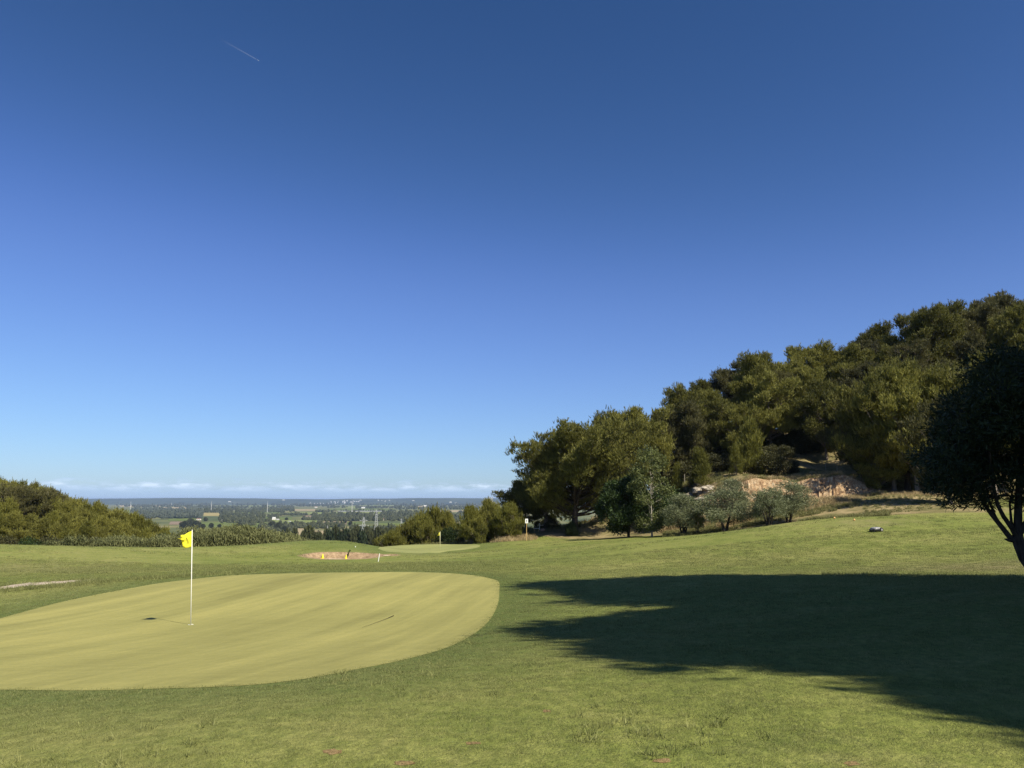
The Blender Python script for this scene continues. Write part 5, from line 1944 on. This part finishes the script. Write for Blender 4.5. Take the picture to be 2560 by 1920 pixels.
wood('hedges', [(756, 812, 1299.5, 1301, 60, 9), (795, 850, 1312.5, 1314, 60, 8), (735, 860, 1313, 1322, 230, 8), (560, 680, 1303, 1306, 70, 8), (700, 830, 1287, 1288.5, 90, 9), (833, 990, 1276.6, 1277.6, 90, 8), (870, 960, 1322, 1324, 50, 8), (640, 740, 1325, 1333, 90, 7),
                (725, 735, 1276, 1280, 20, 10), (788, 830, 1279, 1281, 40, 12), (650, 730, 1312, 1322, 70, 8), (946, 1020, 1321, 1324, 40, 8), (600, 640, 1311, 1316, 30, 8)], FARP, 'scattered hedges and bushes between the fields of the plain')

# near dark trees of the plain edge that can be told apart
FT = [tree_meshes(151 + i, 9.0, 3.4, 0.6, (ball_prof, cone_prof)[i % 2], 26, (1.0, 1.8), kind='leaf', mat=(M_farwood, M_shade, M_farwood)[i], barkm=M_barkl, trunk_r=0.22, dens=3.2, length=0.9, width=0.6, per=3, up=0.6, spread=0.6, scat=0.3, inner=0.1) for i in range(3)]


def plain_tree(px, top_y, Y, k, lb, wd=1.0, base_y=None, group='dark trees below the mound'):
    x = (px - 1280) / FPX * Y
    g = z1(x, Y)
    h = min(P(px, top_y, Y)[2] - g, 30)
    hh_ = max(5, h)
    s_ = hh_ / 10.0
    wid = 11.0 * wd / 10.0 * 1.0
    place('valley_tree', FT[k], (x, Y, g), rng.random() * 6.28, (wid, wid, s_), lb, 'tree', group)


for px, ty in zip(range(824, 990, 7), (1331, 1327, 1330, 1326, 1328, 1331, 1329, 1325, 1327, 1330, 1326, 1324, 1327, 1329, 1326, 1330, 1328, 1327, 1329, 1330, 1328, 1331, 1329, 1327)):
    plain_tree(px, ty + rng.uniform(-1.5, 1.5), 430 + rng.uniform(-15, 25), rng.integers(0, 3), 'dark tree in the row beyond the grassy mound ' + ('at its left end' if px < 850 else 'left of the nearer pylon' if px < 905 else 'around the two pylons' if px < 950 else 'at its right end'), 0.75)
for px, ty, Y, wd, lb in ((779, 1325, 400, 1.1, 'dark rounded tree left of the tree row beyond the mound'), (770, 1338, 380, 0.7, 'low dark tree above the end of the cane thicket'), (806, 1338, 380, 0.9, 'low broad dark tree right of the rounded one'),
                          (728, 1332, 420, 0.6, 'small dark tree behind the right end of the cane'), (745, 1330, 430, 0.6, 'small grey green tree behind the cane')):
    plain_tree(px, ty, Y, 0, lb, wd)
BT = [tree_meshes(171, 9.0, 4.6, 0.4, ball_prof, 26, (1.1, 1.9), kind='leaf', mat=M_farwood, barkm=M_barkd, trunk_r=0.22, dens=3.2, length=0.9, width=0.6, per=3, up=0.6, spread=0.6, scat=0.3, inner=0.1)]
for px, py, s_, lb in ((460, 1322, 1.7, 'leftmost broad dark tree in the clump behind the first flag'), (474, 1318, 2.0, 'tallest dark tree in the clump behind the first flag'), (490, 1321, 1.7, 'dark tree on the right of the clump behind the first flag'), (505, 1324, 1.2, 'low dark tree at the right end of the clump'),
                       (528, 1320, 1.1, 'small round tree alone in the green field'), (548, 1319, 0.8, 'low round bush in the green field'), (598, 1320, 1.3, 'round dark tree above the cane thicket'), (653, 1319, 1.1, 'dark tree at the end of the long green field'), (680, 1317, 1.3, 'tall dark tree right of the long green field'),
                       (514, 1303, 1.2, 'round tree beside the brown field corner'), (588, 1307, 1.2, 'dark round tree at the field edge'), (626, 1310, 1.1, 'dark tree by the curved field edge'), (697, 1325, 1.6, 'broad grey green tree right of the cane top'), (712, 1333, 1.3, 'bush below the broad grey green tree'),
                       (716, 1301, 0.9, 'small bush left of the bright green triangle field'), (862, 1309, 0.9, 'round bush on the brown field'), (876, 1314, 1.1, 'larger bush on the brown field'), (728, 1315, 1.0, 'dark bush under the bright green triangle field')):
    p = plain(px, py)
    place('valley_tree', BT[0], (p[0], p[1], VZ), rng.random() * 6.28, s_, lb, 'tree', 'single trees on the plain')

# farm buildings on the plain
M_wh = flat('white render', (0.72, 0.70, 0.64), 0.8, 0.1, 0.05, scale=0.5)
M_roofr = flat('terracotta roof', (0.36, 0.20, 0.13), 0.85, 0.1, 0.15, scale=0.5)
M_roofw = flat('pale roof', (0.60, 0.60, 0.58), 0.6, 0.2, 0.1, scale=0.5)
M_dk = flat('dark opening', (0.03, 0.03, 0.035), 0.4, 0.4)


def house(p, z0, w_, d_, h_, lb, group, roofm, rz=0.0, win=True):
    o = empty('farmhouse', (p[0], p[1], z0), rz)
    tag(o, lb, 'house', group)
    mb = MB(); mb.box((0, 0, h_ / 2 - 1), (w_, d_, h_ + 2)); mb.build('wall', M_wh, o)
    mb = MB(); rh = h_ * 0.35
    mb.add([(-w_ / 2 - .5, -d_ / 2 - .5, h_ + .05), (w_ / 2 + .5, -d_ / 2 - .5, h_ + .05), (w_ / 2 + .5, d_ / 2 + .5, h_ + .05), (-w_ / 2 - .5, d_ / 2 + .5, h_ + .05), (-w_ / 2 - .5, 0, h_ + rh), (w_ / 2 + .5, 0, h_ + rh)], [(0, 1, 5, 4), (2, 3, 4, 5), (0, 4, 3), (1, 2, 5), (0, 3, 2, 1)])
    mb.build('roof', roofm, o)
    if win:
        n = max(2, int(w_ / 5))
        for k in range(n):
            mb = MB(); mb.box((-w_ / 2 + (k + 0.5) * w_ / n, -d_ / 2 - 0.05, h_ * 0.5), (1.4, 0.12, 1.6)); mb.build('window', M_dk, o)
    return o


for px, py, w_, rf, lb in ((681, 1299, 20, M_roofw, 'white farm building, largest on the plain'), (694, 1300, 9, M_roofw, 'small white shed right of the largest farm building'), (672, 1301, 10, M_roofr, 'low pale house left of the largest farm building'), (588, 1299, 8, M_roofw, 'white house half hidden in the scrubby wood'),
                           (577, 1300, 8, M_roofw, 'white shed left of the half hidden house'), (552, 1300, 8, M_roofw, 'white shed at the left end of the scrubby wood'), (497, 1300, 12, M_roofr, 'reddish farmhouse beside the brown field'), (960, 1301, 14, M_roofr, 'lone white house against the dark wood behind the pylons'),
                           (724, 1305, 7, M_roofw, 'tiny white hut by the bright green triangle field'), (1063, 1266, 30, M_roofw, 'white barn far out beyond the left pine clump'), (908, 1271, 26, M_roofw, 'pale barn right of the tallest mast'), (790, 1269, 22, M_roofr, 'pale farmhouse left of the tallest mast')):
    house(plain(px, py), VZ, w_, w_ * 0.6, w_ * 0.3, lb, None, rf, rng.uniform(-0.3, 0.3))

# masts
for px, y0, y1, lb in ((668, 1253.5, 1281.5, 'white mast left of the largest farm building'), (527.5, 1253, 1281.5, 'white mast standing over the yellow field'), (879.5, 1253.5, 1286, 'white mast in the green fields left of the pylons'), (428.5, 1256, 1266, 'faint distant mast at the left of the plain'), (326, 1253, 1273, 'white mast close to the left hillside pines')):
    p = plain(px, y1)
    hgt = P(px, y0, p[1])[2] - VZ
    o = empty('mast', (p[0], p[1], VZ)); tag(o, lb, 'mast')
    mb = MB(); mb.tube([(0, 0, 0), (0, 0, hgt * 0.72)], [1.0, 0.8], 8); mb.build('lower_shaft', M_wh, o)
    mb = MB(); mb.tube([(0, 0, hgt * 0.72), (0, 0, hgt)], [0.7, 0.4], 8); mb.build('upper_shaft', M_wh, o)


# pylons
M_steel = flat('galvanised steel', (0.42, 0.43, 0.42), 0.6, 0.3, 0.1, scale=0.3)


def pylon(px, y0, y1, Y, lb, arm=1.0, bw=0.34):
    if Y is None:
        p = plain(px, y1); Y = p[1]; x = p[0]; g = VZ
    else:
        x = (px - 1280) / FPX * Y; g = z1(x, Y)
    H = P(px, y0, Y)[2] - g
    o = empty('pylon', (x, Y, g), R(18)); tag(o, lb, 'pylon', 'lattice pylons on the plain')
    bwid = H * 0.085
    mb = MB()
    def c_(k, t):
        w_ = bwid * (1 - 0.80 * t)
        sx, sy = ((-1, -1), (1, -1), (1, 1), (-1, 1))[k]
        return Vector((sx * w_, sy * w_, H * t))
    for k in range(4):
        m_ = MB(); m_.tube([c_(k, 0), c_(k, 0.6), c_(k, 1)], [bw * 0.6, bw * 0.5, bw * 0.4], 5); m_.build('leg', M_steel, o)
    n = 9
    for i in range(n):
        t0, t1 = (i / n) ** 0.85, ((i + 1) / n) ** 0.85
        for k in range(4):
            mb.tube([c_(k, t0), c_((k + 1) % 4, t1)], bw * 0.3, 4, False)
            mb.tube([c_((k + 1) % 4, t0), c_(k, t1)], bw * 0.3, 4, False)
    mb.build('bracing', M_steel, o)
    for t, L in ((0.62, 0.22), (0.76, 0.19), (0.90, 0.15)):
        m_ = MB(); L *= H * arm
        m_.tube([(-L, 0, H * t), (0, 0, H * (t + 0.035)), (L, 0, H * t)], bw * 0.4, 4, False)
        m_.tube([(-L, 0, H * t), (L, 0, H * t)], bw * 0.35, 4, False)
        m_.build('crossarm', M_steel, o)
    return o


pylon(940, 1274, 1328, None, 'tallest lattice pylon, in front of the dark wood', 0.4)
pylon(915, 1293, 1347, 950, 'nearer lattice pylon left of the tallest one', 0.8)
pylon(1003, 1296, 1327, None, 'slim pylon at the left edge of the left pine clump', 0.5, 0.3)
pylon(818, 1314, 1336, None, 'faint short pylon on the tan field', 0.5, 0.25)
pylon(1228, 1242, 1300, 700, 'pylon rising behind the right pine clump', 0.9, 0.3)

# ------------------------------------------------------------------ distant hills and village
M_hill = Mat('wooded distant hills', 0.95, 0.05)
M_hill.set('Base Color', M_hill.ramp(M_hill.noise(M_hill.pos((1, 0.4, 1)), 0.0016, 8, 0.65), [(0.35, (0.030, 0.042, 0.022)), (0.6, (0.060, 0.072, 0.035)), (0.75, (0.12, 0.12, 0.07))]))
M_hill = M_hill.m
nx_, ny_ = 260, 26
V = np.zeros((ny_, nx_, 3))
for j in range(ny_):
    t = j / (ny_ - 1)
    yy = 9800 + 7000 * t
    for i in range(nx_):
        a = -1.5 + 3.0 * i / (nx_ - 1)
        xx_ = a * yy
        crest_z = 30 + 22 * mnoise((a * 6, 0, 5)) + 10 * mnoise((a * 22, 0, 2))
        prof = smooth(0.02, 0.62, np.array(t))
        ztp_ = VZ - 6 + (crest_z - VZ + 6) * float(prof) + 16 * float(prof) * (1 - float(prof)) * 4 * mnoise((a * 25, t * 4, 1)) * 0.9
        if t > 0.7: ztp_ -= (t - 0.7) * 60
        V[j, i] = (xx_, yy, ztp_)
Fh = np.array([(j * nx_ + i, j * nx_ + i + 1, (j + 1) * nx_ + i + 1, (j + 1) * nx_ + i) for j in range(ny_ - 1) for i in range(nx_ - 1)])
tag(link('distant_hills', mesh_np('distant_hills', V.reshape(-1, 3), Fh, M_hill, smoothf=True)), kind='structure')
HV = V


def hill_pt(px, py):
    """first point of the hill sheet on the ray"""
    a = (px - 1280) / FPX
    best = None
    for j in range(ny_):
        row = HV[j]
        yy = row[0, 1]
        zz_ = np.interp(a * yy, row[:, 0], row[:, 2])
        rz_ = P(px, py, yy)[2]
        if rz_ <= zz_:
            return (P(px, py, yy)[0], yy, zz_)
    j = 15
    return (a * HV[j, 0, 1], HV[j, 0, 1], float(np.interp(a * HV[j, 0, 1], HV[j][:, 0], HV[j][:, 2])))


mhouse = MB(); mhouse.box((0, 0, 3), (1, 1, 6.0))
vm_w, vm_r = MB(), MB()
vm_w.box((0, 0, 2.5), (14, 10, 7))
vm_r.add([(-7.5, -5.5, 6.02), (7.5, -5.5, 6.02), (7.5, 5.5, 6.02), (-7.5, 5.5, 6.02), (-7.5, 0, 9), (7.5, 0, 9)], [(0, 1, 5, 4), (2, 3, 4, 5), (0, 4, 3), (1, 2, 5), (0, 3, 2, 1)])


def m_of(mb, mat):
    me = bpy.data.meshes.new('village_house'); me.from_pydata(mb.v, [], mb.f); me.materials.append(mat); return me


VW, VR = m_of(vm_w, flat('distant plaster', (0.5, 0.48, 0.42), 0.8, 0.1, 0.05, scale=0.5)), m_of(vm_r, M_roofw)
vr = np.random.default_rng(3)
for k in range(46):
    if k < 32:
        px = vr.uniform(820, 905); py = 1258.5 - (px - 820) / 85 * 3.5 + vr.normal() * 1.2
    elif k < 41:
        px = vr.uniform(765, 830); py = 1260 + vr.normal() * 0.5
    else:
        px = vr.uniform(945, 985); py = 1253 + vr.normal() * 0.6
    p = hill_pt(px, py)
    o = empty('village_house', p, vr.random() * 3)
    s_ = vr.uniform(0.8, 1.7)
    o.scale = (s_, s_, s_)
    tag(o, 'tiny white house of the village on the distant hillside', 'house', 'houses of the far village')
    link('wall', VW, o)
    link('roof', VR, o)
for px, py in ((709, 1251), (1033, 1252.5), (1126, 1257), (574, 1256), (1140, 1259)):
    p = hill_pt(px, py)
    o = empty('village_house', p, 0.4)
    o.scale = (2.6, 1.5, 1.2)
    tag(o, 'long pale building alone on the distant hills', 'house', 'lone buildings on the distant hills')
    link('wall', VW, o)
    link('roof', VR, o)

# ------------------------------------------------------------------ aeroplane and contrail
AY = 17000.0
pa, pb2 = Vector(P(646, 151, AY)), Vector(P(548, 96, AY + 500))
dirv = (pa - pb2).normalized()
ap = empty('airliner', tuple(pa))
tag(ap, 'tiny white airliner high in the upper left sky', 'aeroplane')
ap.rotation_euler = dirv.to_track_quat('X', 'Z').to_euler()
mb = MB(); mb.tube([(-30, 0, 1), (-20, 0, 0.3), (0, 0, 0), (24, 0, 0), (31, 0, -0.3)], [0.6, 2.4, 3.0, 3.0, 0.8], 12); mb.build('fuselage', M_board, ap, True)
for s_ in (-1, 1):
    mb = MB(); mb.add([(6, 0, -1), (-4, s_ * 30, 1), (-8, s_ * 30, 1), (-6, 0, -1), (6, 0, -0.2), (-4, s_ * 30, 1.4), (-8, s_ * 30, 1.4), (-6, 0, -0.2)], [(0, 1, 2, 3), (4, 7, 6, 5), (0, 4, 5, 1), (3, 2, 6, 7), (1, 5, 6, 2)]); mb.build('wing', M_board, ap)
    mb = MB(); mb.tube([(6, s_ * 10, -2.5), (0, s_ * 10, -2.5)], 1.6, 10); mb.build('engine', M_metal, ap)
mb = MB(); mb.add([(-20, 0, 2), (-29, 0, 11), (-33, 0, 11), (-29, 0, 2), (-20, .5, 2), (-29, .5, 11), (-33, .5, 11), (-29, .5, 2)], [(0, 1, 2, 3), (4, 7, 6, 5), (0, 4, 5, 1), (1, 5, 6, 2), (2, 6, 7, 3)]); mb.build('tail_fin', M_board, ap)
mct = bpy.data.materials.new('contrail ice')
mct.use_nodes = True
n_, l_ = mct.node_tree.nodes, mct.node_tree.links
n_.clear()
out = n_.new('ShaderNodeOutputMaterial'); df = n_.new('ShaderNodeBsdfDiffuse'); df.inputs[0].default_value = (0.9, 0.92, 0.95, 1)
tp = n_.new('ShaderNodeBsdfTransparent'); mx = n_.new('ShaderNodeMixShader'); at_ = n_.new('ShaderNodeAttribute'); at_.attribute_name = 'thick'
l_.new(at_.outputs['Fac'], mx.inputs[0]); l_.new(tp.outputs[0], mx.inputs[1]); l_.new(df.outputs[0], mx.inputs[2]); l_.new(mx.outputs[0], out.inputs[0])
mb = MB()
NN = 24
cpts = [pa.lerp(pb2, 0.045 + 0.955 * k / NN) for k in range(NN + 1)]
mb.tube(cpts, [8 + 10 * k / NN for k in range(NN + 1)], 8, False)
ct = mb.build('contrail', mct, None, True)
th = ct.data.attributes.new('thick', 'FLOAT', 'POINT')
th.data.foreach_set('value', np.repeat([0.07 * (1 - k / NN) ** 1.1 for k in range(NN + 1)], 8).astype(np.float32))
tag(ct, 'thin fading white contrail behind the airliner', 'contrail', kind='stuff')

# ------------------------------------------------------------------ air
HAZE = 3.8e-5
mh = bpy.data.materials.new('thin haze')
mh.use_nodes = True
n_, l_ = mh.node_tree.nodes, mh.node_tree.links
n_.clear()
out = n_.new('ShaderNodeOutputMaterial')
pv = n_.new('ShaderNodeVolumePrincipled')
pv.inputs['Color'].default_value = (0.50, 0.68, 1.0, 1)
pv.inputs['Density'].default_value = HAZE
pv.inputs['Anisotropy'].default_value = 0.0
l_.new(pv.outputs[0], out.inputs['Volume'])
mb = MB()
mb.box((0, 0, -1.0), (66000, 66000, 132))
hz_o = mb.build('haze', mh)
tag(hz_o, kind='stuff')
hz_o.location = (0, 0, 0)
